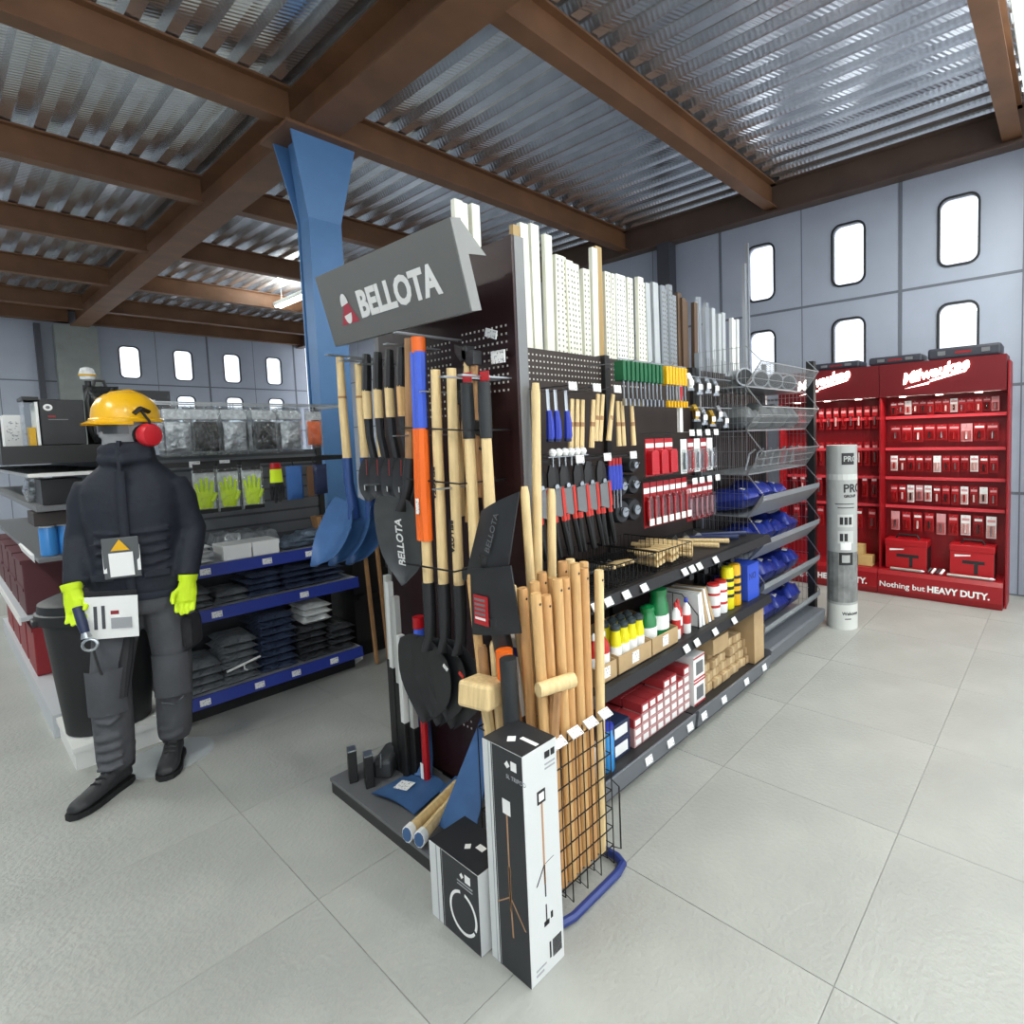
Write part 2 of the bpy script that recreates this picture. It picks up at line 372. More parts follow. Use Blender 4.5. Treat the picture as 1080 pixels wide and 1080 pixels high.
def rrect(cu, cv, w, h, rad, n=5):
    pts = []
    for (sx, sy, a0) in ((1,1,0),(-1,1,90),(-1,-1,180),(1,-1,270)):
        for i in range(n+1):
            a = R_(a0 + 90*i/n); pts.append((cu+sx*(w/2-rad)+rad*math.cos(a), cv+sy*(h/2-rad)+rad*math.sin(a)))
    return pts
def panel_ring(hole, u0, u1, v0, v1):
    cu = sum(p[0] for p in hole)/len(hole); cv = sum(p[1] for p in hole)/len(hole); out = []
    for p in hole:
        dx, dy = p[0]-cu, p[1]-cv; ts = []
        if dx > 1e-9: ts.append((u1-cu)/dx)
        if dx < -1e-9: ts.append((u0-cu)/dx)
        if dy > 1e-9: ts.append((v1-cv)/dy)
        if dy < -1e-9: ts.append((v0-cv)/dy)
        k = min(ts); out.append((cu+dx*k, cv+dy*k))
    n = len(hole); vs = list(hole)+out; fs = []
    corners = [(u1,v0),(u1,v1),(u0,v1),(u0,v0)]
    def per(p):          # perimeter position, counter clockwise from (u1, v0)
        if abs(p[0]-u1) < 1e-6: return (p[1]-v0)/(v1-v0)
        if abs(p[1]-v1) < 1e-6: return 1 + (u1-p[0])/(u1-u0)
        if abs(p[0]-u0) < 1e-6: return 2 + (v1-p[1])/(v1-v0)
        return 3 + (p[0]-u0)/(u1-u0)
    for i in range(n):
        j = (i+1) % n; pa, pb = per(out[i]), per(out[j])
        if pb < pa - 1e-6: pb += 4
        mid = []
        for k in range(1, 8):
            if pa + 1e-6 < k < pb - 1e-6: vs.append(corners[k % 4]); mid.append(len(vs)-1)
        fs.append((i, j, n+j) + tuple(mid[::-1]) + (n+i,))
    return vs, fs
WIN = [0]
def window_wall(wname, wlabel, fixed, axis, sgn, bays, vrows, wins, seams_dark):
    # axis: the in-plane horizontal axis; fixed: plane coordinate of the inner face; sgn: outward direction
    wl = thing(wname, wlabel, None, (fixed, (bays[0][0]+bays[-1][1])/2, 0) if axis == 'y' else ((bays[0][0]+bays[-1][1])/2, fixed, 0), kind='structure')
    def P(u, v, t): return (fixed+sgn*t, u, v) if axis == 'y' else (u, fixed+sgn*t, v)
    # recessed backing strip so that joints read as grooves (with holes where windows are)
    for (u0, u1) in bays:
        for (v0, v1) in vrows:
            g = .006; a0, a1, b0, b1 = u0+g, u1-g, v0+g, v1-g
            w = [q for q in wins if u0 < q[0] < u1 and v0 < q[1] < v1]
            mb = MB()
            if w:
                cu, cv, ww, hh = w[0]; hole = rrect(cu, cv, ww, hh, .085)
                vs, fs = panel_ring(hole, a0, a1, b0, b1)
                mb.add([P(q[0], q[1], 0) for q in vs], fs)
                n = len(hole)
                mb.add([P(q[0], q[1], 0) for q in hole]+[P(q[0], q[1], .07) for q in hole], [(i,(i+1)%n,n+(i+1)%n,n+i) for i in range(n)])
                part('wall_panel', mb, PANEL, wl)
                WIN[0] += 1
                wo = thing('window_%d' % WIN[0], None, None, P(cu, cv, 0), kind='structure')
                gk = MB(); ro = rrect(cu, cv, ww+.03, hh+.03, .095); ri = rrect(cu, cv, ww-.012, hh-.012, .078)
                gk.add([P(q[0], q[1], -.012) for q in ro]+[P(q[0], q[1], -.012) for q in ri]+[P(q[0], q[1], .02) for q in ro]+[P(q[0], q[1], .03) for q in ri],
                       [(i,(i+1)%n,n+(i+1)%n,n+i) for i in range(n)]+[(i,(i+1)%n,2*n+(i+1)%n,2*n+i) for i in range(n)]+[(n+i,n+(i+1)%n,3*n+(i+1)%n,3*n+i) for i in range(n)])
                part('window_frame', gk, GASK, wo)
                part('pane', MB().add([P(q[0], q[1], .03) for q in ri]+[P(q[0], q[1], .036) for q in ri], [tuple(range(n)), tuple(range(n, 2*n))]+[(i,(i+1)%n,n+(i+1)%n,n+i) for i in range(n)]), PANE, wo)
            else:
                mb.add([P(a0,b0,0),P(a1,b0,0),P(a1,b1,0),P(a0,b1,0)], [(0,1,2,3)])
                part('wall_panel', mb, PANEL, wl)
    mb = MB()
    us = [bays[0][0]] + [b[1] for b in bays]; vs_ = [vrows[0][0]] + [q[1] for q in vrows]
    for u in us:
        wd = .018 if any(abs(u-q) < .05 for q in seams_dark) else .008
        a, b = P(u-wd, vs_[0], -.004 if wd > .01 else .001), P(u+wd, vs_[-1], .02)
        mb.bx(min(a[0],b[0]), max(a[0],b[0]), min(a[1],b[1]), max(a[1],b[1]), a[2], b[2])
    for v in vs_:
        a, b = P(us[0], v-.013, -.003), P(us[-1], v+.013, .02)
        mb.bx(min(a[0],b[0]), max(a[0],b[0]), min(a[1],b[1]), max(a[1],b[1]), a[2], b[2])
    part('joint_strip', mb, SEAM, wl)
    if axis == 'x': return wl
    return wl
bays = [(-3+k, -2+k) for k in range(18)]
bays = [(a+.36, b+.36) for a, b in bays if b+.36 < 15.3]
wins = [(.86, 3.41, .32, .62), (1.86, 3.41, .32, .62), (2.84, 3.41, .32, .62), (.86, 2.43, .32, .62), (1.86, 2.43, .32, .62), (2.84, 2.43, .32, .62)]
wins += [(-.14, 3.41, .32, .62), (-.14, 2.43, .32, .62)]
window_wall('wall_right', 'pale blue grey panelled wall with rounded windows', 6.25, 'y', 1, bays, [(0, .95), (.95, 1.94), (1.94, 2.94), (2.94, 4.32)], wins, (1.36, 3.36))
bx_ = [(-3, -2), (-2, -1), (-1, 0), (0, 1.0), (1.0, 2.38), (2.38, 3.3), (3.3, 4.22), (4.22, 5.13), (5.13, 6.03), (6.03, 6.3)]
winl = [(c, z, .32, .64) for c in (2.86, 3.76, 4.68, 5.56) for z in (3.39, 2.40)]
window_wall('wall_back', 'pale grey panelled far wall with rounded windows', 15.2, 'x', 1, bx_, [(0, .95), (.95, 1.94), (1.94, 2.94), (2.94, 4.32)], winl, (4.22, 6.03))
DKPOST = mat('dark_post', '#4b4d55', .5, .2)
struct('trim_1', MB().bx(6.06, 6.22, 3.98, 4.16, 0, 3.99), DKPOST, 'dark steel post against the window wall')
struct('trim_2', MB().bx(6.08, 6.24, -.02, .2, 0, 3.99), mat('grey_post', '#8f9299', .5, .3), 'grey steel post beside the red display')
struct('trim_3', MB().bx(1.5, 1.58, 15.05, 15.18, 2.6, 4.0), DKPOST, 'thin dark downpipe on the far wall')
struct('trim_4', MB().bx(1.75, 2.35, 14.9, 15.18, 0, 4.0), mat('column_wrap', '#8d9491', .4, .1, .1, 4), 'pale green grey pillar casing on the far wall')

struct('wall_left_added', MB().bx(-3.25, -3.15, -3.0, 15.4, 0, 4.4), PANEL, 'added plain grey panel wall outside the picture')  # unseen wall added to cut ambient light from the open side
# ================================================================ main gondola
MAROON = mat('maroon_panel', '#2a1014', .42, .1, .1, 4)
PERF = mat('perforated_back', '#3a302c', .5, .2, .08, 5)
SIGN = mat('sign_grey', '#5e5f5d', .55)
SIGNE = mat('sign_edge', '#8b8c8a', .5)
UPR = mat('upright_grey', '#7a7b7c', .45, .3)
RAIL = mat('base_rail', '#6f7379', .45, .3)
HOLE = mat('peg_hole', '#d8d4cc', .6)

G = thing('gondola_shelving', 'long dark gondola shelving under the white trims with perforated back panels', 'shelving', (2.9, 2.15, 0))
Y0, YB = 1.50, 2.05
bay = [(1.47, 2.43), (2.44, 3.36)]
for a, b in bay + [(3.37, 4.52)]:
    part('back_panel', MB().bx(a, b, YB, YB+.015, .12, 2.03), PERF, G)
    part('back_panel', MB().bx(a, b, 2.27, 2.285, .12, 2.03), PERF, G)
    if a < 3.3: part('base_shelf', MB().bx(a, b, Y0+.02, YB, .10, .125), DARK, G)
    part('base_shelf', MB().bx(a, b, 2.285, 2.80, .10, .125), DARK, G)
    part('channel_floor', MB().bx(a, b, YB+.015, 2.27, .10, .125), DARK, G)
    if a < 3.3: part('base_rail', MB().prism([(Y0+.02,.125),(Y0-.005,.145),(Y0-.012,.142),(Y0+.0,.055),(Y0+.02,.055)], a+.01, b-.01), RAIL, G)
    part('plinth', MB().bx(a, b, Y0+.05 if a < 3.3 else 2.05, 2.76, 0, .10), BLACK, G)
# lines of small peg holes in the perforated back, as pressed dots
mb = MB()
for i in range(54):
    for j in range(5):
        x = 1.50 + i*.025; z = 2.0 - j*.03
        mb.bx(x-.004, x+.004, YB-.0015, YB, z-.004, z+.004)
part('peg_holes', mb, HOLE, G, kind='stuff')
for x in (1.465, 2.435, 3.365, 4.53):
    part('upright', MB().bx(x-.02, x+.02, YB-.025, 2.30, 0, 2.04), DARK, G)
SHELF = {}
def shelf(x0, x1, z, y0=Y0+.0):
    s = part('shelf', MB().bx(x0, x1, y0+.012, YB, z-.03, z), DARK, G)
    part('price_rail', MB().prism([(y0+.012, z+.006), (y0-.008, z+.002), (y0-.022, z-.045), (y0+.012, z-.045)], x0, x1), BLACK, s)
    return s
shA = shelf(1.47, 3.36, .93); shB = shelf(1.47, 3.36, .54)
for x0, x1 in bay:
    part('shelf', MB().bx(x0, x1, 2.285, 2.76, .50, .53), DARK, G); part('shelf', MB().bx(x0, x1, 2.285, 2.76, .95, .98), DARK, G)
TAGME = mesh_of('price_tag', MB().bx(-.026, .026, -.002, .002, -.018, .018), TAG)
def ptag(x, y, z, parent, rot=(-.25, 0, 0)): return share('price_tag', TAGME, parent, (x, y, z), rot)
for x in (1.66, 1.74, 1.86, 1.99, 2.33, 2.40, 2.47, 2.64): ptag(x, Y0-.021, .91, shA, (-.55, 0, .1))
for x in (2.33, 2.43, 2.84, 2.62): ptag(x, Y0-.021, .52, shB, (-.55, 0, .1))
for x in (1.62, 2.0, 2.18, 2.36, 2.5, 2.72, 3.0, 3.25): ptag(x, Y0-.012, .10, G)

# ---- end cap: maroon pegboard panel, platform, sign
EC = thing('end_panel', 'maroon pegboard end panel of the gondola hung with tools', 'panel', (1.43, 2.1, 0))
part('board', MB().bx(1.41, 1.422, 1.63, 2.59, .075, 2.335), MAROON, EC)
part('side_post', MB().bx(1.41, 1.455, 1.595, 1.63, .0, 2.335), UPR, EC)
part('side_post', MB().bx(1.41, 1.455, 2.59, 2.625, .0, 2.335), UPR, EC)
part('front_edge', MB().bx(1.398, 1.41, 1.597, 1.64, .06, 2.335), MAROON, EC)
mb = MB()
for (ya, yb, za, zb) in ((1.66, 1.98, 1.78, 2.06), (2.02, 2.36, 1.70, 2.04), (2.0, 2.5, .35, .62)):
    ny = int((yb-ya)/.027); nz = int((zb-za)/.03)
    for i in range(ny):
        for j in range(nz):
            y = ya + i*.027; z = za + j*.03; mb.bx(1.4085, 1.41, y-.004, y+.004, z-.004, z+.004)
part('peg_holes', mb, HOLE, EC, kind='stuff')
PL = thing('display_platform', 'low dark grey platform at the foot of the maroon end panel', 'platform', (1.24, 2.2, 0))
part('deck', MB().bx(1.07, 1.396, 1.66, 2.62, .055, .07), mat('platform_grey', '#6b6c6e', .5, .2, .08, 6), PL)
part('skirt', MB().bx(1.075, 1.396, 1.665, 2.615, 0, .055), DARK, PL)
SG = thing('header_sign', 'tilted grey header sign with white BELLOTA lettering', 'sign', (1.2, 2.1, 2.03))
a = Vector((1.14, 0, 2.325)); b = Vector((1.21, 0, 2.033))
def sgp(y, s, t):  # s: 0 bottom..1 top, t: depth behind face
    q = b.lerp(a, s); up = (a-b).normalized(); nrm = Vector((up.z, 0, -up.x))
    return (q.x + nrm.x*t, y, q.z + nrm.z*t)
mb = MB()
def slab(y0, y1, t0, t1):
    mb.add([sgp(y0,0,t0),sgp(y1,0,t0),sgp(y1,1,t0),sgp(y0,1,t0),sgp(y0,0,t1),sgp(y1,0,t1),sgp(y1,1,t1),sgp(y0,1,t1)],
           [(0,1,2,3),(4,7,6,5),(0,4,5,1),(1,5,6,2),(2,6,7,3),(3,7,4,0)]); return mb
part('face', slab(1.602, 2.598, 0, .004), SIGN, SG)
mb = MB(); part('case', slab(1.60, 2.60, .004, .045), SIGNE, SG)
for y in (1.605, 2.595):
    part('bracket', MB().prism([(sgp(y,.98,.045)[0], sgp(y,.98,.045)[2]), (1.285, 2.235), (sgp(y,.62,.045)[0], sgp(y,.62,.045)[2])], y-.004, y+.004, 'y'), SIGNE, SG)
for y in (1.85, 2.35): part('arm', MB().bx(1.235, 1.409, y-.012, y+.012, 2.13, 2.16), BLACKM, SG)
up = (a-b).normalized()
WHT = mat('sign_white', '#dcdcda', .5)
part('lettering', text_mesh('BELLOTA', .142, frame(Vector(sgp(2.305, .29, -.001)), (0,-1,0), up), .001, 0, .0055, .97), WHT, SG, label='white block lettering')
def ell(cy_, cs, ry, rs, n=18, a0=0, a1=360):
    return [(cy_+ry*math.cos(R_(a0+(a1-a0)*i/n)), cs+rs*math.sin(R_(a0+(a1-a0)*i/n))) for i in range(n)]
def sgpoly(pts, t): return MB().add([sgp(y, s, t) for y, s in pts], [tuple(range(len(pts)))])
em = part('emblem', sgpoly([(2.475,.25),(2.325,.25),(2.40,.62)], -.0015), mat('emblem_red', '#a32638', .5), SG)
part('acorn', sgpoly(ell(2.408, .52, .030, .14, 18, -10, 190), -.003), WHT, em)
part('acorn_cup', sgpoly(ell(2.405, .42, .033, .17, 18, 190, 350), -.003), WHT, em)

# ---- top trims standing in the gondola's middle channel
TR = [mat('trim_cream', '#efeedd', .5), mat('trim_white', '#f3f4f2', .45), mat('trim_grey', '#c2c6c8', .4, .2), mat('trim_alu', '#b8bcc0', .3, .85), mat('trim_brown', '#5f4a38', .5), mat('trim_tan', '#b0925c', .5)]
HOLED = mat('trim_hole', '#8d8c80', .7)
spec = []
def row(x0, n, dx, z, mi, w, perf, jit=.02):
    for i in range(n): spec.append((x0+i*dx, z+random.uniform(-jit, jit), mi, w, perf))
row(1.56, 3, .05, 2.66, 0, .042, 0, .006)
spec += [(1.90, 2.64, 5, .05, 0), (1.97, 2.66, 0, .05, 0), (2.04, 2.68, 0, .055, 0), (2.10, 2.64, 0, .05, 0)]
row(2.16, 2, .07, 2.56, 0, .062, 1, .01); row(2.29, 2, .06, 2.55, 0, .054, 1, .01); row(2.40, 1, .05, 2.53, 0, .054, 1)
spec += [(2.46, 2.66, 0, .045, 0), (2.515, 2.68, 5, .055, 0)]
row(2.59, 2, .07, 2.56, 0, .05, 1, .01); row(2.71, 2, .06, 2.57, 1, .05, 1, .01)
row(2.83, 3, .065, 2.57, 0, .055, 1, .015); row(3.02, 3, .055, 2.57, 2, .045, 0, .015); row(3.18, 4, .05, 2.57, 3, .042, 1, .03)
row(3.38, 4, .055, 2.55, 4, .045, 0, .03); row(3.60, 4, .06, 2.55, 3, .03, 0, .05); row(3.86, 3, .08, 2.52, 2, .05, 0, .05); row(4.12, 3, .07, 2.54, 1, .03, 0, .05)
spec += [(4.40, 2.98, 3, .03, 0), (4.46, 3.16, 3, .025, 0)]
tn = ['cream', 'white', 'light grey', 'aluminium', 'brown', 'tan']
ZC = {}
for i, (x, z, mi, w, perf) in enumerate(spec):
    ln = random.uniform(-.01, .015) if x < 4.3 else .0
    y = 2.15 + random.uniform(-.02, .02)
    mb = MB(); tp = Vector((x+ln*2, y, z)); bt = Vector((x-ln*2, y, .127))
    h = w/2
    rings = []
    for q in (bt, tp):
        rings.append([(q.x-h, q.y-.012, q.z), (q.x+h, q.y-.012, q.z), (q.x+h, q.y+.016, q.z), (q.x+h-.003, q.y+.016, q.z), (q.x+h-.003, q.y-.009, q.z), (q.x-h+.003, q.y-.009, q.z), (q.x-h+.003, q.y+.016, q.z), (q.x-h, q.y+.016, q.z)])
    mb.loft(rings)
    zone = 'at the far left' if x < 1.75 else 'beside the grey end post' if x < 2.13 else 'left of the wooden battens' if x < 2.45 else 'right of the battens' if x < 3.1 else 'above the saws' if x < 3.6 else 'above the wire bins'
    ZC[(zone, mi)] = ZC.get((zone, mi), -1) + 1
    t = thing('trim_profile', '%s %sprofile standing upright %s, %s of its colour there' % (tn[mi], 'perforated ' if perf else '', zone, NTH[ZC[(zone, mi)]]), 'profile', (x, y, .127), group='trim profiles standing in the gondola')
    part('strip', mb, TR[mi], t)
    if perf:
        hb = MB(); z2 = 2.05
        while z2 < z-.02:
            k = (z2-.127)/(z-.127); xx = bt.x + (tp.x-bt.x)*k
            for s in (-.26, .26): hb.bx(xx+s*w-.0045, xx+s*w+.0045, y-.0132, y-.012, z2-.008, z2+.004)
            z2 += .03
        part('holes', hb, HOLED, t, kind='stuff')
# ================================================================ goods on the gondola's right side
def hook(x, y0, y1, z, parent, r=.003):
    return part('peg_hook', MB().wire([(x, y0, z), (x, y1+.02, z), (x, y1, z+.012)], r), WIRE, parent)
def hooktag(x, y1, z, parent):
    part('peg_hook', MB().wire([(x-.012, YB, z), (x-.012, y1, z), (x+.012, y1, z), (x+.012, YB, z)], .0025), WIRE, parent)
    ptag(x, y1-.004, z-.005, parent, (-.1, 0, 0))
for x in (1.80, 1.96, 2.11): hooktag(x, 1.70, 1.82, G)
for x in (1.83, 2.02, 2.22): hooktag(x, 1.70, 1.50, G)
for x in (2.78, 2.86, 2.96, 3.06): hooktag(x, 1.70, 1.60, G)
for x in (2.80, 2.88, 2.97, 3.07): hooktag(x, 1.70, 1.32, G)
for x in (2.3, 2.45, 2.65): hook(x, YB, 1.72, 1.97, G)

# wooden hammer handles hanging in a row
for i in range(10):
    x = 1.86 + i*.049; lean = (-.02, -.018, -.02, -.025, -.03, -.035, -.045, .0, .005, .01)[i]; y = 1.76 + (i % 3)*.012
    top = 1.765 + (.03 if 3 < i < 7 else 0); mb = MB()
    mb.tube([(x, y, top), (x+lean*.3, y, top-.07), (x+lean*.7, y, top-.16), (x+lean, y, top-.225)], [.012, .0125, .014, .0155], 8, ry=[.009, .010, .012, .013])
    t = thing('spare_haft', 'short turned wooden haft hanging below the trims, %s from the end post' % ['first', 'second', 'third', 'fourth', 'fifth', 'sixth', 'seventh', 'eighth', 'ninth', 'tenth'][i], 'handle', (x, y, top-.225), group='wooden handles hanging on the gondola')
    part('handle', mb, WOODB, t, True)
    part('stamp', MB().tube([(x+lean*.42, y, top-.105), (x+lean*.52, y, top-.125)], .0142, 8, ry=.0118), WOODD, t, True)
# blue gripped files at the left
BLUEG = mat('grip_blue', '#2d3fae', .4); DNAVY = mat('deep_navy', '#1d2a52', .45)
for i, x in enumerate((1.69, 1.735, 1.80)):
    t = thing('pruning_tool', 'blue gripped hand tool hanging left of the wooden handles, %s' % ('leftmost', 'middle', 'rightmost')[i], 'tool', (x, 1.74, 1.58), group='blue gripped hand tools')
    part('blade', MB().tube([(x, 1.74, 1.80), (x+.004, 1.74, 1.70)], .010, 6, ry=.003), GALV, t)
    part('grip', MB().tube([(x+.004, 1.74, 1.71), (x+.008, 1.74, 1.66), (x+.008, 1.74, 1.60), (x+.004, 1.74, 1.585)], [.012, .017, .019, .015], 8), BLUEG, t, True)
    part('grip_end', MB().tube([(x+.004, 1.74, 1.587), (x+.003, 1.74, 1.575)], [.018, .016], 8), DNAVY, t, True)
# green and yellow backed scrapers
GREEN = mat('saw_green', '#17603a', .45); YELP = mat('saw_yellow', '#e6b012', .4)
for i in range(17):
    g = i < 10; x = 2.215 + i*.036 if g else 2.60 + (i-10)*.031; y = 1.76; zt = 1.965 if g else 1.965
    t = thing('hand_brush', ('green' if g else 'yellow') + ' backed wire tool hanging below the trims, %s of its row' % NTH[i if g else i-10], 'tool', (x, y, 1.73), group='green backed tools in a row' if g else 'yellow backed tools in a row')
    part('backing', MB().bx(x-.012, x+.012, y-.03, y+.03, zt-.10, zt), GREEN if g else YELP, t, bevel=.003)
    part('shaft', MB().tube([(x, y-.02, zt-.10), (x, y-.02, zt-.15), (x-.012, y-.03, zt-.20)], .004, 6), GALV, t)
    part('tip', MB().bx(x-.018, x-.006, y-.042, y-.022, zt-.225, zt-.19), GALV if g else YELP, t)
part('peg_hook', MB().wire([(2.2, 1.76, 1.975), (2.83, 1.76, 1.975), (2.83, YB, 1.975)], .004), WIRE, G)
# white knobs
for i in range(6):
    x = 1.665 + i*.038
    t = thing('white_ball', 'round white knob above the red and black shears, %s from the left' % NTH[i], 'knob', (x, 1.70, 1.51), group='white knobs in a row')
    part('knob', MB().lathe([(.003,-.018),(.013,-.013),(.018,0),(.013,.013),(.003,.018)], (x, 1.70, 1.53), 10), CARD, t, True)
    part('pin', MB().cyl((x, 1.70, 1.515), (x, 1.70, 1.47), .004, n=6), GALV, t)
part('peg_hook', MB().wire([(1.64, 1.70, 1.512), (1.89, 1.70, 1.512), (1.89, YB, 1.512), ], .003), WIRE, G)
part('peg_hook', MB().wire([(1.55, 1.71, 1.495), (2.3, 1.71, 1.495)], .004), BLACKW, G)
# shears with red and grey grips
REDG = mat('grip_red', '#c03024', .4); GREYG = mat('pack_grey', '#6f7072', .45)
ordn = ['first', 'second', 'third', 'fourth', 'fifth', 'sixth']
for i in range(6):
    x = 1.60 + i*.078; y = 1.72 - .008*(i % 2)
    t = thing('garden_shears', 'red and black garden shears hanging under the white knobs, %s from the end post' % ordn[i], 'shears', (x, y, 1.06), group='shears hanging on the gondola')
    part('head', MB().tube([(x-.005, y, 1.48), (x-.004, y, 1.44), (x-.002, y, 1.39), (x, y, 1.34)], [.018, .034, .036, .022], 8, ry=.014), BLACK, t, True)
    part('pivot', MB().cyl((x, y-.016, 1.385), (x, y-.022, 1.385), .012, n=10), GALV, t)
    c = part('sleeve', MB().prism([(x-.036,1.37),(x+.036,1.385),(x+.046,1.27),(x+.02,1.255),(x-.03,1.27)], y-.022, y-.012, 'y'), GREYG, t)
    part('sleeve_edge', MB().prism([(x+.02,1.375),(x+.036,1.385),(x+.048,1.27),(x+.03,1.26)], y-.026, y-.021, 'y'), REDG, c)
    for k, s in enumerate((-1, 1)):
        part('handle', MB().tube([(x+s*.012, y, 1.34), (x+.01+s*.022, y-.01, 1.26), (x+.022+s*.03, y-.012, 1.17), (x+.05+s*.03, y-.005, 1.08)], [.010, .012, .014, .011], 8), BLACK, t, True)
        part('grip_collar', MB().tube([(x+.012+s*.023, y-.01, 1.262), (x+.016+s*.026, y-.011, 1.235)], .0155, 8), REDG, t, True)
# blue screwdriver cards
for i in range(4):
    x = 2.075 + i*.026
    t = thing('screwdriver', 'blue screwdriver with red cap beside the shears, %s from the left' % NTH[i], 'screwdriver', (x, 1.73, 1.28), group='blue screwdrivers in a row')
    part('cap', MB().tube([(x, 1.73, 1.485), (x, 1.73, 1.45)], .010, 8), RED, t, True)
    part('grip', MB().tube([(x, 1.73, 1.45), (x, 1.73, 1.40), (x, 1.73, 1.33)], [.011, .013, .012], 8), BLUEG, t, True)
    part('shaft', MB().cyl((x, 1.73, 1.33), (x, 1.73, 1.24), .004, n=6), GALV, t)
# dark rolls on long hooks
for i, (z, r_) in enumerate(((1.44, .04), (1.34, .05), (1.21, .058))):
    for j, x in enumerate((2.19, 2.29)):
        if i == 0 and j == 0: continue
        t = thing('hose_roll', '%s dark roll on a hook %s beside the red packs' % (('small', 'medium', 'large')[i], 'left' if j == 0 else 'right'), 'roll', (x, 1.80, z-r_), group='dark rolls')
        mb = MB(Matrix.Translation((x, 1.80, z)) @ Matrix.Rotation(R_(90), 4, 'X'))
        mb.lathe([(r_*.5,-.05),(r_*.9,-.05),(r_,-.04),(r_,.04),(r_*.9,.05),(r_*.5,.05)], n=16)
        part('roll', mb, BLACKM, t, True)
        part('core', MB().cyl((x, 1.745, z), (x, 1.73, z), r_*.42, n=12), GALV, t, True)
        hook(x, YB, 1.71, z, G)
# clamshell packs
CLR = mat('clear_red', '#c81d26', .15, alpha=.8, coat=.6); CLRP = clearmat('blister_pink', '#f0c8ca', .2, .1, .5, 30)
def hang_pack(x, y, zb, w, h, card, cont, lab, grp, name='blister_pack', dp=.028, bl=CLEAR, foot=True):
    t = thing(name, lab, 'pack', (x, y, zb), group=grp)
    part('card', MB().bx(x-w/2, x+w/2, y+dp*.4, y+dp*.4+.003, zb, zb+h), card, t)
    part('blister', MB().prism([(x-w*.42, zb+h*.05), (x+w*.42, zb+h*.05), (x+w*.42, zb+h*.62), (x+w*.3, zb+h*.7), (x-w*.3, zb+h*.7), (x-w*.42, zb+h*.62)], y-dp*.6, y+dp*.4, 'y'), bl, t, bevel=.004)
    part('content', MB().tube([(x, y, zb+h*.12), (x, y, zb+h*.3), (x, y, zb+h*.6)], [w*.14, w*.26, w*.16], 8, ry=dp*.35), cont, t, True)
    if foot: part('print_band', MB().bx(x-w*.46, x+w*.46, y+dp*.4-.0012, y+dp*.4, zb+h*.76, zb+h*.88), CARD, t)
    return t
for i in range(3):
    x = 2.43 + i*.09; t = hang_pack(x, 1.73, 1.37, .08, .20, RED, RED, 'bright red tall clamshell pack on the upper hooks beside the dark rolls, %s' % ('left', 'middle', 'right')[i], 'red clamshell packs', bl=CLR, dp=.04)
for i in range(7):
    x = 2.385 + i*.062; t = hang_pack(x, 1.73, 1.10, .054, .24, REDK, RED, 'slim dark red carded tool in the lower row of red packs, %s' % NTH[i], 'slim red carded tools', bl=CLRP, dp=.03)
    part('barcode_foot', MB().bx(x-.02, x+.02, 1.708, 1.712, 1.115, 1.15), CARD, t)
for i in range(5):
    x = 2.78 + i*.075; hang_pack(x, 1.74, 1.36, .066, .20, REDK if i % 2 else CARD, RED if i % 2 else GALV, '%s clear and red pack hanging left of the wire bins, upper row' % ordn[i], 'clear red packs by the bins', bl=CLEAR, dp=.035)
for i in range(5):
    x = 2.84 + i*.062; hang_pack(x, 1.75, 1.07, .054, .22, REDK, GALV, '%s slim maroon pack hanging left of the wire bins, lower row' % ordn[i], 'slim maroon packs by the bins', bl=CLRP, dp=.03)
# silver and brass fittings in front of the bins
BRASS = mat('brass', '#c09a3c', .35, .8)
for i, (x, z, m_) in enumerate(((2.82, 1.90, CARD), (2.92, 1.88, GALV), (3.02, 1.89, GALV), (3.12, 1.88, GALV), (2.88, 1.72, BRASS), (2.97, 1.70, GALV), (3.07, 1.69, BRASS), (3.16, 1.72, GALV), (3.24, 1.68, GALV))):
    t = thing('pipe_fitting', '%s fitting left of the wire bins, %s row, %s' % ('white' if m_ is CARD else 'brass' if m_ is BRASS else 'silver', 'upper' if z > 1.8 else 'lower', NTH[i]), 'fitting', (x, 1.74, z-.06), group='small metal fittings')
    part('body', MB().tube([(x-.03, 1.74, z+.02), (x, 1.74, z+.025), (x+.02, 1.74, z), (x+.022, 1.74, z-.045)], [.018, .02, .02, .018], 8), m_, t, True)
    part('nut', MB().cyl((x+.022, 1.74, z-.045), (x+.022, 1.74, z-.06), .024, n=6), GALV, t)
    part('label_card', MB().bx(x-.02, x+.025, 1.715, 1.717, z-.03, z+.0), CARD, t)
part('peg_hook', MB().wire([(2.77, 1.74, 1.925), (3.35, 1.74, 1.925)], .004), WIRE, G); part('peg_hook', MB().wire([(2.77, 1.74, 1.745), (3.35, 1.74, 1.745)], .004), WIRE, G)
t = thing('level', 'red and white spirit level hanging left of the silver fittings', 'level', (2.74, 1.75, 1.55))
part('body', MB().bx(2.725, 2.755, 1.74, 1.76, 1.60, 1.94), WHITE, t); part('vial', MB().bx(2.727, 2.753, 1.735, 1.741, 1.78, 1.86), RED, t)

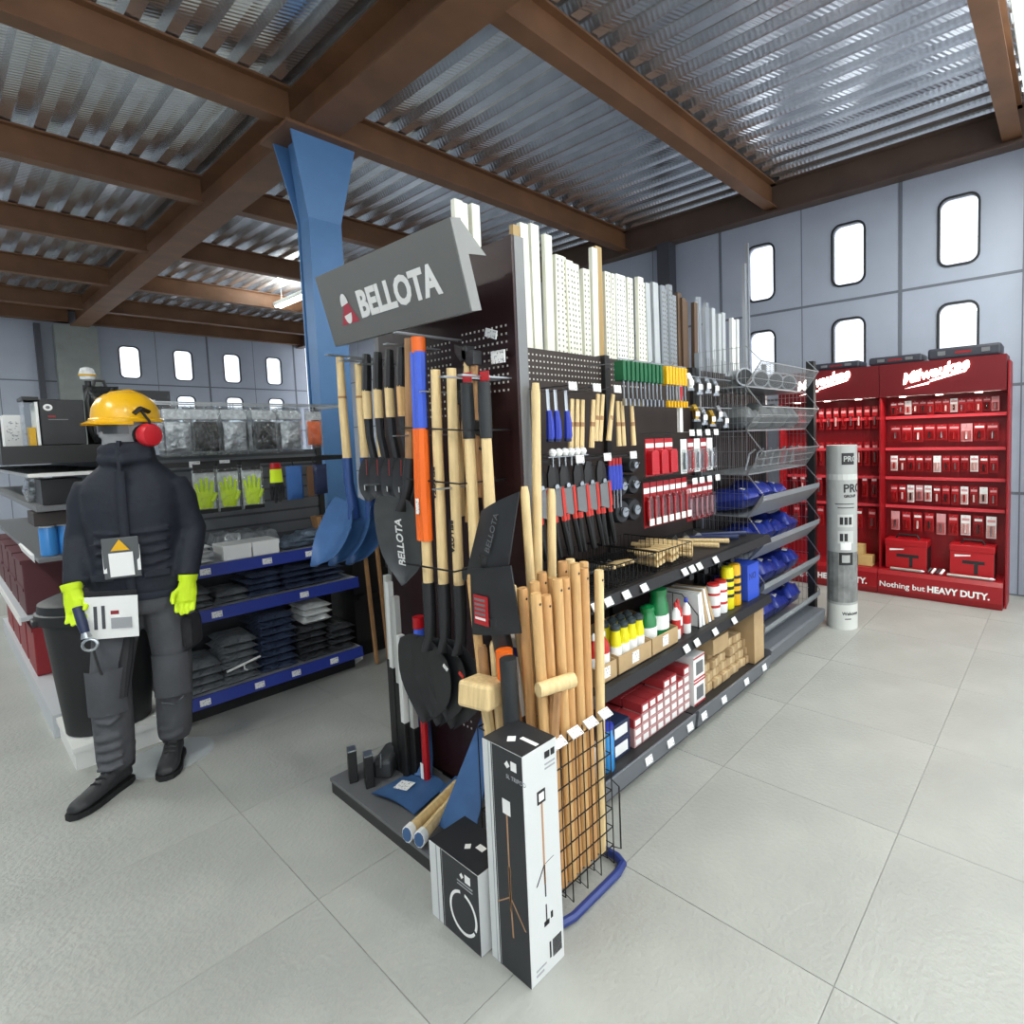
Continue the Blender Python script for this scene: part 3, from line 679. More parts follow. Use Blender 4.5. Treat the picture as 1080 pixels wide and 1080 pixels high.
# ---- shelf at waist height: black wire trays with trowels, loose handles and hammers
def wire_tray(x0, x1, y0, y1, z, h, lab, step=.03):
    t = thing('wire_tray', lab, 'tray', ((x0+x1)/2, (y0+y1)/2, z), group='black wire trays on the waist shelf')
    mb = MB()
    for zz in (z+.004, z+h): mb.wire([(x0,y0,zz),(x1,y0,zz),(x1,y1,zz),(x0,y1,zz),(x0,y0,zz)], .003)
    x = x0
    while x <= x1+.001:
        mb.wire([(x,y0,z+h),(x,y0,z+.004),(x,y1,z+.004),(x,y1,z+h)], .0018); x += step
    y = y0
    while y <= y1+.001:
        mb.wire([(x0,y,z+h),(x0,y,z+.004),(x1,y,z+.004),(x1,y,z+h)], .0018); y += step
    part('wire_mesh', mb, BLACKW, t)
    return t
wire_tray(1.50, 1.84, 1.53, 1.98, .932, .10, 'black wire tray nearest the end post on the waist shelf')
wire_tray(1.86, 2.16, 1.53, 1.98, .932, .10, 'second black wire tray from the end post, holding pale handled trowels')
wire_tray(2.18, 2.48, 1.53, 1.98, .932, .10, 'third black wire tray from the end post, full of short wooden handles')
def trowel(x, y, z, ang, lab, wood=WOODB):
    t = thing('trowel', lab, 'trowel', (x, y, z), ang, 'trowels in the wire trays')
    part('handle', MB().tube([(0,0,.055), (.03,0,.05), (.08,0,.04), (.115,0,.034)], [.009,.014,.013,.010], 8), wood, t, True, w=False)
    part('tang', MB().tube([(.115,0,.034), (.15,0,.045), (.17,0,.02)], .004, 6), GALV, t, w=False)
    part('blade', MB().prism([(.15,-.05),(.17,-.055),(.33,0),(.17,.055),(.15,.05)], .010, .013, 'z'), GALV, t, w=False)
for i in range(3): trowel(1.93+i*.07, 1.60, .945, R_(80+i*6), 'trowel with pale wooden handle lying in the second wire tray, %s' % ('left', 'middle', 'right')[i])
for i in range(3): trowel(1.58+i*.08, 1.62, .942, R_(75+i*9), 'dark bladed trowel lying in the tray nearest the end post, %s' % ('left', 'middle', 'right')[i], BLACK)
for i in range(12):
    x = 2.215 + (i % 6)*.042; z = .957 + (i//6)*.036; y = 1.56 + (i % 3)*.012
    t = single('file_haft', MB().tube([(x, y, z), (x+.01, y+.06, z), (x+.02, y+.13, z), (x+.025, y+.16, z)], [.011,.016,.014,.009], 8), WOODB, 'short turned wooden handle in the third wire tray, %s layer, %s' % (('lower', 'upper')[i//6], NTH[i % 6]), 'handle', 'wooden handles in the third tray', True)
for i in range(6):
    x = 2.53 + i*.035; z = .948 + (i % 2)*.028
    single('pale_handle', MB().tube([(x, 1.56+i*.02, z), (x-.04, 1.72, z+.004), (x-.09, 1.92, z+.006)], [.013,.015,.012], 8, ry=.012), WOODB, 'long pale wooden handle loose on the waist shelf by the hammers, %s' % NTH[i], 'handle', 'loose pale handles', True)
for i in range(4):
    x = 2.74 + i*.12; y = 1.74
    t = thing('hammer', 'hammer with %s handle lying on the waist shelf, %s' % ('wooden' if i < 2 else 'dark', ('first after the loose handles', 'second after the loose handles', 'third after the loose handles', 'last before the wire bins')[i]), 'hammer', (x, y, .932), R_(-70+8*i), 'hammers on the waist shelf')
    part('handle', MB().tube([(-.12,0,.022),(0,0,.022),(.20,0,.020)], [.011,.012,.015], 8), WOODB if i < 2 else DNAVY, t, True, w=False)
    part('head', MB().tube([(-.12,-.065,.024),(-.12,-.03,.024),(-.12,.03,.024),(-.12,.07,.024)], [.022,.022,.016,.005], 8, ry=[.022,.022,.018,.02]), GALV, t, True, w=False)

# ---- lower shelf: bottles, cans and boxes
def display_box(x0, x1, y0, y1, z, h, lab, m_=KRAFT, tagz=True):
    t = thing('display_box', lab, 'box', ((x0+x1)/2, (y0+y1)/2, z), group='kraft display boxes on the lower shelf')
    k = .004
    part('base', MB().bx(x0, x1, y0, y1, z, z+k), m_, t)
    part('front', MB().bx(x0, x1, y0, y0+k, z, z+h*.8), m_, t)
    part('back', MB().bx(x0, x1, y1-k, y1, z, z+h*1.1), m_, t)
    for x in (x0, x1-k): part('side', MB().prism([(y0+k, z+k), (y1-k, z+k), (y1-k, z+h*1.1), (y0+k, z+h*.8)], x, x+k), m_, t)
    if tagz: part('label_card', MB().bx((x0+x1)/2-.025, (x0+x1)/2+.025, y0-.001, y0, z+.02, z+h*.68), TAG, t)
    return t
def bottle(x, y, z, r_, h, body, cap, lab, grp, band=CARD, name='bottle', neck=.35):
    t = thing(name, lab, 'bottle', (x, y, z), group=grp)
    part('body', MB().lathe([(r_*.9,0),(r_,.006),(r_,h*.66),(r_*.85,h*.74),(r_*neck,h*.84),(r_*neck,h*.88)], (x,y,z), 14), body, t, True)
    part('cap', MB().lathe([(r_*neck*1.15,h*.86),(r_*neck*1.15,h*.95),(r_*neck*.6,h*.98),(r_*neck*.4,h)], (x,y,z), 12), cap, t, True)
    if band: part('band', MB().lathe([(r_*1.01,h*.28),(r_*1.012,h*.285),(r_*1.012,h*.52),(r_*1.01,h*.525)], (x,y,z), 14), band, t, True)
    return t
YB1 = mat('bottle_yellow', '#e8de1c', .35); GRB = mat('bottle_green', '#12793f', .3, coat=.4); GBK = mat('bottle_dark', '#3a4548', .4); CANR = mat('can_red', '#c02a26', .4)
zB = .542
display_box(1.70, 1.84, 1.53, 1.85, zB, .10, 'kraft display box holding red bottles beside the handle rack')
for i in range(2): bottle(1.74+i*.06, 1.57, zB+.005, .027, .21, CANR, CARD, 'red bottle in the kraft box beside the handle rack, %s' % ('left', 'right')[i], 'red bottles')
display_box(1.855, 2.10, 1.53, 1.85, zB, .105, 'kraft display box holding yellow bottles with dark shoulders')
for i in range(4):
    for j in range(2): bottle(1.885+i*.057, 1.57+j*.065, zB+.005, .026, .215, YB1, GBK, 'yellow bottle with dark grey top in the kraft box, %s row, %s' % (('front', 'back')[j], NTH[i]), 'yellow bottles', neck=.8)
display_box(2.11, 2.33, 1.53, 1.85, zB, .105, 'kraft display box holding big green bottles')
bottle(2.17, 1.60, zB+.005, .045, .22, GRB, GRB, 'squat green bottle left in the kraft box', 'green bottles', neck=.7)
bottle(2.265, 1.60, zB+.005, .052, .29, GRB, GRB, 'tall green bottle right in the kraft box', 'green bottles', neck=.75)
for i in range(3): bottle(2.375+i*.05, 1.57+.02*(i % 2), zB, .024, .19, CARD if i != 1 else CANR, CANR if i != 2 else BLUEG, '%s slim white and red bottle right of the kraft boxes' % ordn[i], 'slim red and white bottles', CANR if i != 1 else CARD)
part('wire_divider', MB().wire([(2.545,1.54,.545),(2.545,1.54,.62),(2.545,1.64,.72),(2.545,2.02,.72)], .003).wire([(2.545,1.60,.545),(2.545,1.60,.68)], .002).wire([(2.545,1.7,.545),(2.545,1.7,.72)], .002).wire([(2.545,1.8,.545),(2.545,1.8,.72)], .002), BLACKW, G)
for i in range(5):
    x = 2.58 + i*.034
    single('envelope', MB().prism([(1.55, zB), (1.80, zB), (1.80, zB+.17), (1.56+.01*i, zB+.18)], x, x+.022), (CARD, CARD, KRAFT, CARD, KRAFT)[i], ('white padded envelope at the wire divider', 'second white padded envelope from the divider', 'brown padded envelope among the white ones', 'white padded envelope between two brown ones', 'brown padded envelope next to the cans')[i], 'envelope', 'padded envelopes on the lower shelf')
for i, (x, c) in enumerate(((2.80, CARD), (2.885, CARD), (2.97, YB1), (3.06, YELP))):
    r_ = .04; t = thing('can', ('white can with red mark left of its twin', 'white can with red mark beside the yellow cans', 'bright yellow can with black print', 'amber yellow can with black print')[i], 'can', (x, 1.59, zB), group='cans on the lower shelf')
    hh = .175 if i < 2 else .235
    part('body', MB().lathe([(r_*.96,0),(r_,.006),(r_,hh-.006),(r_*.96,hh)], (x,1.59,zB), 16), c, t, True)
    part('lid', MB().lathe([(r_*.9,hh),(r_*.9,hh+.012),(r_*.8,hh+.014)], (x,1.59,zB), 16), CANR if i < 2 else c, t, True)
    for k in range(3): part('print', MB().lathe([(r_*1.005,hh*(.3+k*.2)),(r_*1.008,hh*(.31+k*.2)),(r_*1.008,hh*(.37+k*.2)),(r_*1.005,hh*(.38+k*.2))], (x,1.59,zB), 16), (CANR if i < 2 else PRINT) if k != 1 else (CARD if i < 2 else PRINT), t, True)
t = thing('blue_box', 'upright bright blue carton at the end of the lower shelf', 'box', (3.22, 1.60, zB))
part('carton', MB().bx(3.14, 3.30, 1.54, 1.68, zB, zB+.225), mat('carton_blue', '#2c4fc0', .45), t)
part('print', text_mesh('NO', .06, frame(Vector((3.16, 1.5395, zB+.13)), (1,0,0), (0,0,1)), .0005), DNAVY, t)
for i in range(4):
    x = 2.62 + i*.16
    single('steel_tube', MB().cyl((x, 1.62, .80), (x+.10, 2.0, .80), .018, n=10), BLACKM, 'dark tube hung under the waist shelf, %s from the left' % NTH[i], 'tube', 'dark tubes under the waist shelf', True)
    part('tube_cradle', MB().wire([(x+.02, 1.70, .90), (x+.02, 1.70, .775), (x+.06, 1.70, .775), (x+.06, 1.70, .90)], .003), BLACKW, G)
# ---- base shelf
zC = .126
CANB = mat('can_blue', '#3a93d8', .3, coat=.5)
bottle(1.80, 1.565, zC, .03, .22, CANB, BLUEG, 'blue spray can with dark blue cap at the front of the base shelf', None, None, 'spray_can', .85)
NAVYB = mat('box_navy', '#26304f', .5); PINKB = mat('box_pink', '#b98f8d', .55); PINKT = mat('box_red_top', '#a8363a', .5)
def carton(x0, x1, y0, y1, z0, z1, m_, lab, grp, face=None, name='carton', top=None):
    t = thing(name, lab, 'box', ((x0+x1)/2, (y0+y1)/2, z0), group=grp)
    part('body', MB().bx(x0, x1, y0, y1, z0, z1), m_, t, bevel=.0025)
    if face: part('label_card', MB().bx(x0+(x1-x0)*.15, x1-(x1-x0)*.15, y0-.0012, y0, z0+(z1-z0)*.2, z1-(z1-z0)*.2), face, t)
    if top: part('lid', MB().bx(x0, x1, y0, y1, z1, z1+.004), top, t)
    return t
for i in range(2):
    carton(1.49, 1.62, 1.54, 1.76, zC+i*.076, zC+.075+i*.076, CARD, '%s white carton at the corner of the base shelf' % ('lower', 'upper')[i], 'white cartons', TAG)
    carton(1.64, 1.745, 1.55, 1.8, zC+i*.076, zC+.075+i*.076, CARD, '%s white labelled carton left of the spray can' % ('lower', 'upper')[i], 'white labelled cartons', TAG)
    carton(1.85, 1.98, 1.58, 1.82, zC+i*.082, zC+.081+i*.082, NAVYB, '%s navy carton with white label right of the spray can' % ('lower', 'upper')[i], 'navy cartons', CARD)
for i in range(8):
    n_ = (3, 4, 4, 3, 4, 4, 3, 4)[i] + (1 if i > 2 else 0)
    for j in range(n_):
        for k in range(2):
            x = 2.0 + i*.062; z = zC + j*.047
            if k and j < n_-1: continue
            carton(x, x+.059, 1.57+k*.125, 1.69+k*.125, z, z+.0455, PINKT if j == n_-1 else PINKB, ('small pinkish carton' if j < n_-1 else 'red topped small carton') + ' on the base shelf, %s column, %s layer, %s' % (NTH[i], NTH[j], ('front', 'behind')[k]), 'small cartons stacked on the base shelf', CARD)
for j in range(2):
    t = carton(2.505, 2.62, 1.55, 1.78, zC+j*.135, zC+.134+j*.135, CARD, '%s white carton with red edges right of the small cartons' % ('lower', 'upper')[j], 'white cartons with red edges', None)
    for z in (zC+j*.135+.004, zC+j*.135+.122): part('red_band', MB().bx(2.505, 2.62, 1.548, 1.5505, z, z+.008), RED, t)
    part('picture', MB().bx(2.53, 2.60, 1.5485, 1.55, zC+j*.135+.03, zC+j*.135+.10), GREYG, t)
random.seed(21)
for i in range(6):
    for j in range(4):
        x = 2.70 + i*.105 + random.uniform(-.008, .008); z = zC + j*.052
        if j == 3 and i in (0, 5): continue
        y = 1.56 + random.uniform(0, .02) + j*.012
        t = thing('kraft_pack', 'small brown kraft pack on the base shelf, %s layer, %s from the left' % (('bottom', 'second', 'third', 'top')[j], NTH[i]), 'pack', (x, y+.1, z), random.uniform(-.13, .13), 'brown kraft packs in the heap')
        part('pack', MB().bx(-.048, .048, -.1, .1, 0, .049), KRAFT, t, w=False, bevel=.006)
        part('tape', MB().bx(-.012, .012, -.1008, .1008, .012, .0495), mat('tape_cream', '#c9b48c', .4), t, w=False)
carton(2.72, 2.90, 1.55, 1.78, zC+.208, zC+.30, KRAFT, 'larger brown carton lying on top of the kraft packs', None)
carton(3.20, 3.34, 1.53, 1.85, zC, zC+.33, KRAFT, 'tall open brown carton at the end of the base shelf beside the bins', None)
BINM = mat('storage_bin_grey', '#7d7f78', .45)
for i, x in enumerate((2.42, 2.58)):
    t = thing('storage_bin', 'open fronted grey storage bin at the back of the base shelf, %s' % ('left', 'right')[i], 'bin', (x+.07, 1.90, .30), group='grey storage bins at the back')
    part('base', MB().bx(x, x+.14, 1.79, 2.03, .37, .375), BINM, t); part('back', MB().bx(x, x+.14, 2.026, 2.03, .375, .46), BINM, t)
    for q in (x, x+.137): part('side', MB().prism([(1.79,.375),(2.026,.375),(2.026,.46),(1.85,.46),(1.79,.41)], q, q+.003), BINM, t)
    part('front', MB().bx(x+.003, x+.137, 1.79, 1.793, .375, .41), BINM, t)

# ================================================================ stacked wire bins at the far end
BX0, BX1, YN, YL = 3.40, 4.44, 1.66, 1.55
levels = [.16, .45, .74, 1.03, 1.31, 1.60, 1.89]
BT = thing('wire_bin_tower', 'tower of sloping wire bins at the far end of the gondola', 'rack', ((BX0+BX1)/2, 1.85, 0))
MESHM = mat('bin_mesh_grey', '#a5a9ab', .4, .6)
TROUGH = mat('bin_tray_grey', '#9ba0a5', .35, .5)
for k, z in enumerate(levels):
    solid = k in (0, 1, 2, 3)
    b_ = part('bin', MB().bx(BX0, BX1, YN, 2.03, z-.008, z), TROUGH, BT)
    if solid:
        part('front_lip', MB().prism([(YN, z-.008), (YL, z+.105), (YL-.004, z+.14), (YL+.004, z+.14), (YN+.008, z)], BX0, BX1), TROUGH, b_)
    else:
        mb = MB(); x = BX0
        while x <= BX1+.001:
            mb.wire([(x, YN, z), (x, YL, z+.15)], .0018); x += .018
        for s in (0, .33, .66, 1.0): mb.wire([(BX0, YN+(YL-YN)*s, z+.15*s), (BX1, YN+(YL-YN)*s, z+.15*s)], .0025 if s < 1 else .004)
        part('front_mesh', mb, MESHM, b_)
    for x in (BX0, BX1):
        mb = MB()
        zt = levels[k+1] if k < len(levels)-1 else z+.26
        mb.wire([(x, YN, z), (x, YL, z+.15), (x, YN, zt)], .0045)
        y = YN
        while y < 2.04: mb.wire([(x, y, z), (x, y, zt)], .0018); y += .032
        for q in (.05, .15, .25): mb.wire([(x, YN-.02, z+q), (x, 2.03, z+q)], .002)
        part('side_mesh', mb, WIRE, b_)
mb = MB()
x = BX0
while x <= BX1: mb.wire([(x, 2.03, .16), (x, 2.03, 2.12)], .002); x += .03
part('back_mesh', mb, MESHM, BT)
for x in (BX0, BX1+.03):
    part('post', MB().bx(x-.012, x+.012, 2.0, 2.035, 0, 2.14), WIRE, BT)
part('foot_rail', MB().prism([(YL-.03, .16), (YL-.045, .15), (YL-.03, .06), (YN, .06), (YN, .16)], BX0, BX1), RAIL, BT)
single('black_post', MB().bx(4.47, 4.525, 1.60, 1.66, 0, 2.13), BLACK, 'black upright post at the far end of the wire bins', 'post')
# contents
BAG = mat('blue_bag', '#22338c', .35, 0, .15, 10, .5, 20, coat=.3)
random.seed(5)
nb = 0
for k in (0, 1, 2, 3):
    for i in range(4 if k != 3 else 3):
        x = BX0+.14+i*.24 + random.uniform(-.02, .02)
        mb = MB(); mb.pillow(.235, .32, .13 + .03*(i % 2), seed=k*5+i, rough=.9, nu=10, nv=10); nb += 1
        mb.xf(Matrix.Translation((x, 1.83, levels[k])) @ Matrix.Rotation(R_(-8), 4, 'X') @ Matrix.Translation((0, 0, .024)))
        t = thing('blue_bag', 'blue plastic bag in the %s wire bin from the floor, %s' % (('lowest', 'second', 'third', 'fourth')[k], ('nearest the shelves', 'second from the shelves', 'third from the shelves', 'farthest from the shelves')[i]), 'bag', (x, 1.83, levels[k]), group='blue bags in the bins')
        part('bag', mb, BAG, t, 85)
        part('label_strip', MB().box((x+.01, 1.77, levels[k]+.165+.03*(i % 2)), (.10, .04, .002), (.1, 0, .3)), CARD, t)
for i in range(7):
    x = BX0+.10+i*.13; z = levels[4]
    single('silver_rod', MB().tube([(x, 1.72, z+.02), (x+.02, 1.70, z+.13), (x+.025, 1.66, z+.16)], .008, 6), GALV, 'thin silver rod in the third wire bin from the top, %s' % NTH[i], 'rod', 'silver rods in the wire bin', True)
for i in range(4):
    x = BX0+.16+i*.24; z = levels[5]
    mb = MB().pillow(.225, .32, .15, seed=40+i, rough=.9, nu=10, nv=10).xf(Matrix.Translation((x, 1.84, z+.012)))
    single('foil_bag', mb, mat('foil_grey', '#6f7274', .35, .4, .2, 8), 'grey bag lying in the second wire bin from the top, %s' % ('nearest the shelves', 'second', 'third', 'farthest')[i], 'bag', 'grey bags in the bins', 85)
for i in range(4):
    x = BX0+.15+i*.25; z = levels[6]
    t = thing('duct_elbow', 'silver duct elbow in the topmost wire bin, %s' % ('nearest the shelves', 'second', 'third', 'farthest')[i], 'pipe', (x, 1.84, z), group='duct elbows in the top bin')
    part('pipe', MB().tube([(x-.08, 1.70, z+.065), (x-.02, 1.76, z+.065), (x+.05, 1.80, z+.075), (x+.10, 1.90, z+.085)], [.055,.055,.056,.05], 14), GALV, t, True)
    part('mouth', MB().tube([(x-.081, 1.699, z+.065), (x-.085, 1.695, z+.065)], [.05,.05], 14), BLACKM, t)
    part('collar', MB().tube([(x-.08, 1.70, z+.065), (x-.074, 1.706, z+.065)], .06, 14), GALV, t, True)
# ================================================================ tools on the maroon end panel
def ehook(y, x1, z, r=.0035, drop=0):
    part('peg_hook', MB().wire([(1.41, y-.012, z), (x1, y-.012, z-drop), (x1, y+.012, z-drop), (1.41, y+.012, z)], r), WIRE, EC)
for y, x1, z in ((2.58, 1.16, 1.99), (2.50, 1.18, 1.96), (2.42, 1.18, 1.96), (2.34, 1.18, 1.93), (2.10, 1.17, 1.98), (1.95, 1.13, 2.0), (1.88, 1.18, 1.78), (1.72, 1.16, 1.82), (1.64, 1.18, 1.82), (2.05, 1.16, 1.62), (1.80, 1.16, 1.42), (2.3, 1.16, 1.42)): ehook(y, x1, z)
part('cross_bar', MB().wire([(1.20, 2.10, 1.655), (1.20, 1.66, 1.63), (1.41, 1.66, 1.63)], .004), BLACKW, EC)
part('cross_bar', MB().wire([(1.20, 2.05, 1.45), (1.20, 1.70, 1.44), (1.41, 1.70, 1.44)], .004), BLACKW, EC)
part('cross_bar', MB().wire([(1.16, 2.04, 1.12), (1.16, 1.70, 1.13), (1.41, 1.70, 1.13)], .004), BLACKW, EC)
t_ = share('price_tag', TAGME, EC, (1.37, 1.665, 1.90), (0, 0, R_(-90)), None, (1.5, 1, 1.3)); share('price_tag', TAGME, EC, (1.37, 1.70, 1.99), (0, .3, R_(-90)), None, (1.3, 1, .9))
# curved blade on a frame: origin at socket, u across, v along blade, n facing
def blade(name, M, outline, bow, thick, m_, parent, nu=8, nv=10, label=None):
    # outline(v) -> half width at v in 0..1 ; length from outline.L
    mb = MB(M); L = outline[0]; ws = outline[1]
    def hw(v):
        k = v*(len(ws)-1); i = min(int(k), len(ws)-2); return ws[i] + (ws[i+1]-ws[i])*(k-i)
    def fn(t):
        def g(u, v): s = u*2-1; return (s*hw(v), -v*L, bow*(s*s) - bow*.5*math.sin(v*math.pi) + t)
        return g
    mb.grid(fn(0), nu, nv); mb.grid(fn(thick), nu, nv)
    n = (nv+1)
    per = [(i, 0) for i in range(nu+1)] + [(nu, j) for j in range(1, nv+1)] + [(i, nv) for i in range(nu-1, -1, -1)] + [(0, j) for j in range(nv-1, 0, -1)]
    N = (nu+1)*(nv+1); o = len(mb.v) - 2*N; ids = [a*n+b for a, b in per]
    for a, b in zip(ids, ids[1:]+ids[:1]): mb.f.append((o+a, o+b, o+N+b, o+N+a))
    return part(name, mb, m_, parent, True, label=label)
POINT = (.34, [.085, .115, .125, .128, .128, .124, .112, .088, .045, .004])
SQUARE = (.30, [.10, .125, .13, .13, .13, .13, .13, .13, .13])
# three nested blue pointed shovels
for i in range(3):
    y = 2.575 - i*.055; x = 1.22 + i*.055
    t = thing('blue_shovel', 'blue pointed shovel with pale handle at the panel left edge, %s' % ('front one', 'middle one', 'rear one')[i], 'shovel', (x, y, 1.0), group='blue shovels')
    part('handle', MB().tube([(x, y+.01, 1.985-i*.03), (x, y+.01, 1.75), (x, y, 1.52)], [.0165,.018,.019], 10), WOODB, t, True)
    part('knot_ring', MB().tube([(x, y+.01, 1.81), (x, y+.01, 1.80)], .0186, 10), WOODD, t, True)
    part('socket', MB().tube([(x, y, 1.53), (x, y, 1.42), (x+.01, y-.005, 1.32), (x+.015, y, 1.25)], [.022,.021,.024,.03], 10, ry=[.022,.021,.02,.012]), mat('socket_blue', '#2d4a80', .4, .2), t, True)
    M = frame(Vector((x+.005, y, 1.315)), (.10, -.99, -.55), (.28, -.42, .80)) 
    blade('blade', M, (.34, [w_*.78 for w_ in POINT[1]]), .035, .003, STEELBLUE, t)
# four short black spades
for i in range(4):
    y = 2.40 - i*.085; x = 1.24 + .005*i
    t = thing('garden_spade', 'short black spade with pale wooden grip beside the blue shovels, %s from the left' % ordn[i], 'spade', (x, y, 1.34), group='short black spades')
    part('grip_end', MB().tube([(x+.01, y, 1.98), (x+.005, y, 1.90), (x, y, 1.82)], [.016,.020,.020], 8), BLACK, t, True)
    part('grip', MB().tube([(x, y, 1.825), (x, y, 1.70)], .019, 10), WOODB if i != 3 else WOOD, t, True)
    part('shaft', MB().tube([(x, y, 1.705), (x, y-.004, 1.62), (x+.01, y-.016, 1.52), (x+.01, y-.01, 1.48)], [.018,.016,.016,.02], 8), BLACKM, t, True)
    bl = blade('blade', frame(Vector((x-.005, y-.005, 1.53)), (.45, -.88, 0), (.05, .02, 1)), (.19, [.02, .042, .052, .054, .052, .04, .012]), .012, .003, BLACKM, t)
    part('sticker', MB().box((x-.03, y+.01, 1.40), (.002, .022, .022), (0, 0, -.4)), CARD, t)
    part('red_stripe', MB().box((x-.028, y-.012, 1.49), (.002, .004, .07), (.25, 0, -.4)), REDG, t)
# large black round point shovel with lettering
t = thing('round_shovel', 'large dark grey pointed shovel lettered BELLOTA with brown handle', 'shovel', (1.22, 2.1, 1.02))
part('handle', MB().tube([(1.24, 2.04, 2.0), (1.235, 2.045, 1.8), (1.22, 2.05, 1.52)], [.019,.02,.019], 10), WOODD, t, True)
part('socket', MB().tube([(1.22, 2.05, 1.53), (1.21, 2.06, 1.42), (1.20, 2.075, 1.36), (1.195, 2.09, 1.32)], [.023,.023,.022,.03], 10, ry=[.023,.022,.018,.012]), BLACKM, t, True)
SHG = mat('shovel_grey', '#4a4c4e', .45, .35, .12, 14)
Mr = frame(Vector((1.19, 2.10, 1.375)), (.25, -.93, -.12), (-.10, -.33, 1))
bl = blade('blade', Mr, (.38, POINT[1]), .025, .003, SHG, t)
Mt = Mr @ Matrix.Translation((-.045, -.30, -.016)) @ Matrix.Rotation(R_(90), 4, 'Z') @ Matrix.Rotation(math.pi, 4, 'X')
zz = Mr.to_3x3() @ Vector((0,0,1))
print('SHOVEL N', zz)
def on_blade(M, body, size, ox, oy, ang, h, bold=.002):
    # lettering facing the viewer: local z of the blade frame may point either way
    q = M @ Matrix.Translation((ox, oy, h)) @ Matrix.Rotation(ang, 4, 'Z')
    return text_mesh(body, size, q, .0006, 0, bold)
part('lettering', on_blade(Mr, 'BELLOTA', .05, .022, -.29, R_(90), .020, .001), WHT, bl, label='white lettering')
# three long square spades, the first in blue and orange sleeves
BLUES = mat('sleeve_blue', '#3f5fd0', .4, coat=.2)
for i in range(3):
    y = 1.935 - i*.068; x = 1.20 + .022*i
    t = thing('long_spade', ('dark square spade with blue and orange sleeved handle', 'dark square spade with wooden handle right of the sleeved one', 'rear dark square spade with stamped wooden handle')[i], 'spade', (x, y, .5), group='long dark square spades')
    part('handle', MB().tube([(x, y-.02, 1.97 if i == 0 else 1.86), (x, y-.01, 1.6), (x, y, 1.04)], [.0175,.019,.020], 10), WOODB, t, True)
    if i == 0:
        part('end_cap', MB().tube([(x, y-.02, 1.985), (x, y-.019, 1.925)], .026, 10), ORANGE, t, True)
        for q in (-.013, .013):
            part('blue_sleeve', MB().tube([(x-.004, y-.019+q, 1.93), (x-.004, y-.010+q, 1.64)], .021, 8), BLUES, t, True)
            part('orange_sleeve', MB().tube([(x-.004, y-.010+q, 1.645), (x-.004, y-.002+q, 1.40), (x-.004, y+q*1.2, 1.215)], [.022,.024,.022], 8), ORANGE, t, True)
        part('sticker', MB().bx(x-.031, x-.029, y-.012, y+.008, 1.32, 1.38), TAG, t)
    else:
        part('print', text_mesh('BELLOTA', .03, frame(Vector((x-.0215, y+.008, 1.50 if i == 1 else 1.30)), (0,0,-1), (0,-1,0)), .0006, 0, .001), PRINT, t)
    part('socket', MB().tube([(x, y, 1.05), (x, y, .93), (x+.0, y+.005, .84), (x-.005, y+.015, .78)], [.024,.024,.023,.034], 10, ry=[.024,.023,.02,.014]), BLACKM, t, True)
    bl = blade('blade', frame(Vector((x-.01, y+.02, .83)), (.25, -.95, -.25), (-.10, -.40, .90)), (.42, [.07,.125,.135,.138,.138,.132,.115,.085,.045,.005]), .02, .003, BLACKM, t)
    part('edge_mark', MB().box((x+.0, y-.085, .73-.02*i), (.004, .03, .012), (.5, 0, 0)), REDG if i else WHT, t)
# wooden pick and axe handles behind
for i, (y, za, zb, m_) in enumerate(((1.86, 1.80, 1.30, WOODB), (1.80, 1.74, 1.28, WOOD), (1.775, 1.90, 1.45, WOODB), (1.735, 1.88, 1.38, WOODD), (1.70, 1.62, 1.28, WOODD))):
    x = 1.315
    t = thing('axe', 'axe hanging head up on the end panel, %s from the sleeved spade' % ordn[i], 'axe', (x, y, zb), group='axes hanging on the end panel')
    part('handle', MB().tube([(x, y, za), (x, y+.012, za-.12), (x, y-.004, za-.3), (x, y+.008, zb)], [.013,.015,.016,.019], 8, ry=[.017,.017,.018,.022]), m_, t, True)
    part('head', MB().prism([(y-.02, za-.01), (y+.02, za-.01), (y+.05, za+.02), (y+.055, za+.06), (y+.015, za+.045), (y-.02, za+.045)], x-.02, x+.02), BLACKM, t, bevel=.004)
    part('tie', MB().tube([(x, y, za-.055), (x, y+.002, za-.062)], .021, 8), BLACK, t)
# two sledge hammers with black grips
for i, y in enumerate((1.70, 1.628)):
    x = 1.25 + .02*i
    t = thing('sledge_hammer', 'pale handle with black rubber grip hanging at the %s of the end panel' % ('right', 'right edge')[i], 'hammer', (x, y, 1.1), group='rubber gripped handles')
    part('handle', MB().tube([(x, y, 1.62), (x, y-.002, 1.40), (x, y-.004, 1.12)], [.018,.020,.022], 10), WOODB, t, True)
    part('grip', MB().tube([(x, y, 1.80), (x, y, 1.70), (x, y, 1.60)], [.022,.024,.022], 10), mat('rubber_black', '#26282a', .6), t, True)
    part('red_tag', MB().bx(x-.012, x-.010, y-.045, y+.005, 1.80, 1.835), RED, t)
    part('head', MB().box((x, y-.004, 1.10), (.05, .12, .05)), BLACKM, t, bevel=.008)
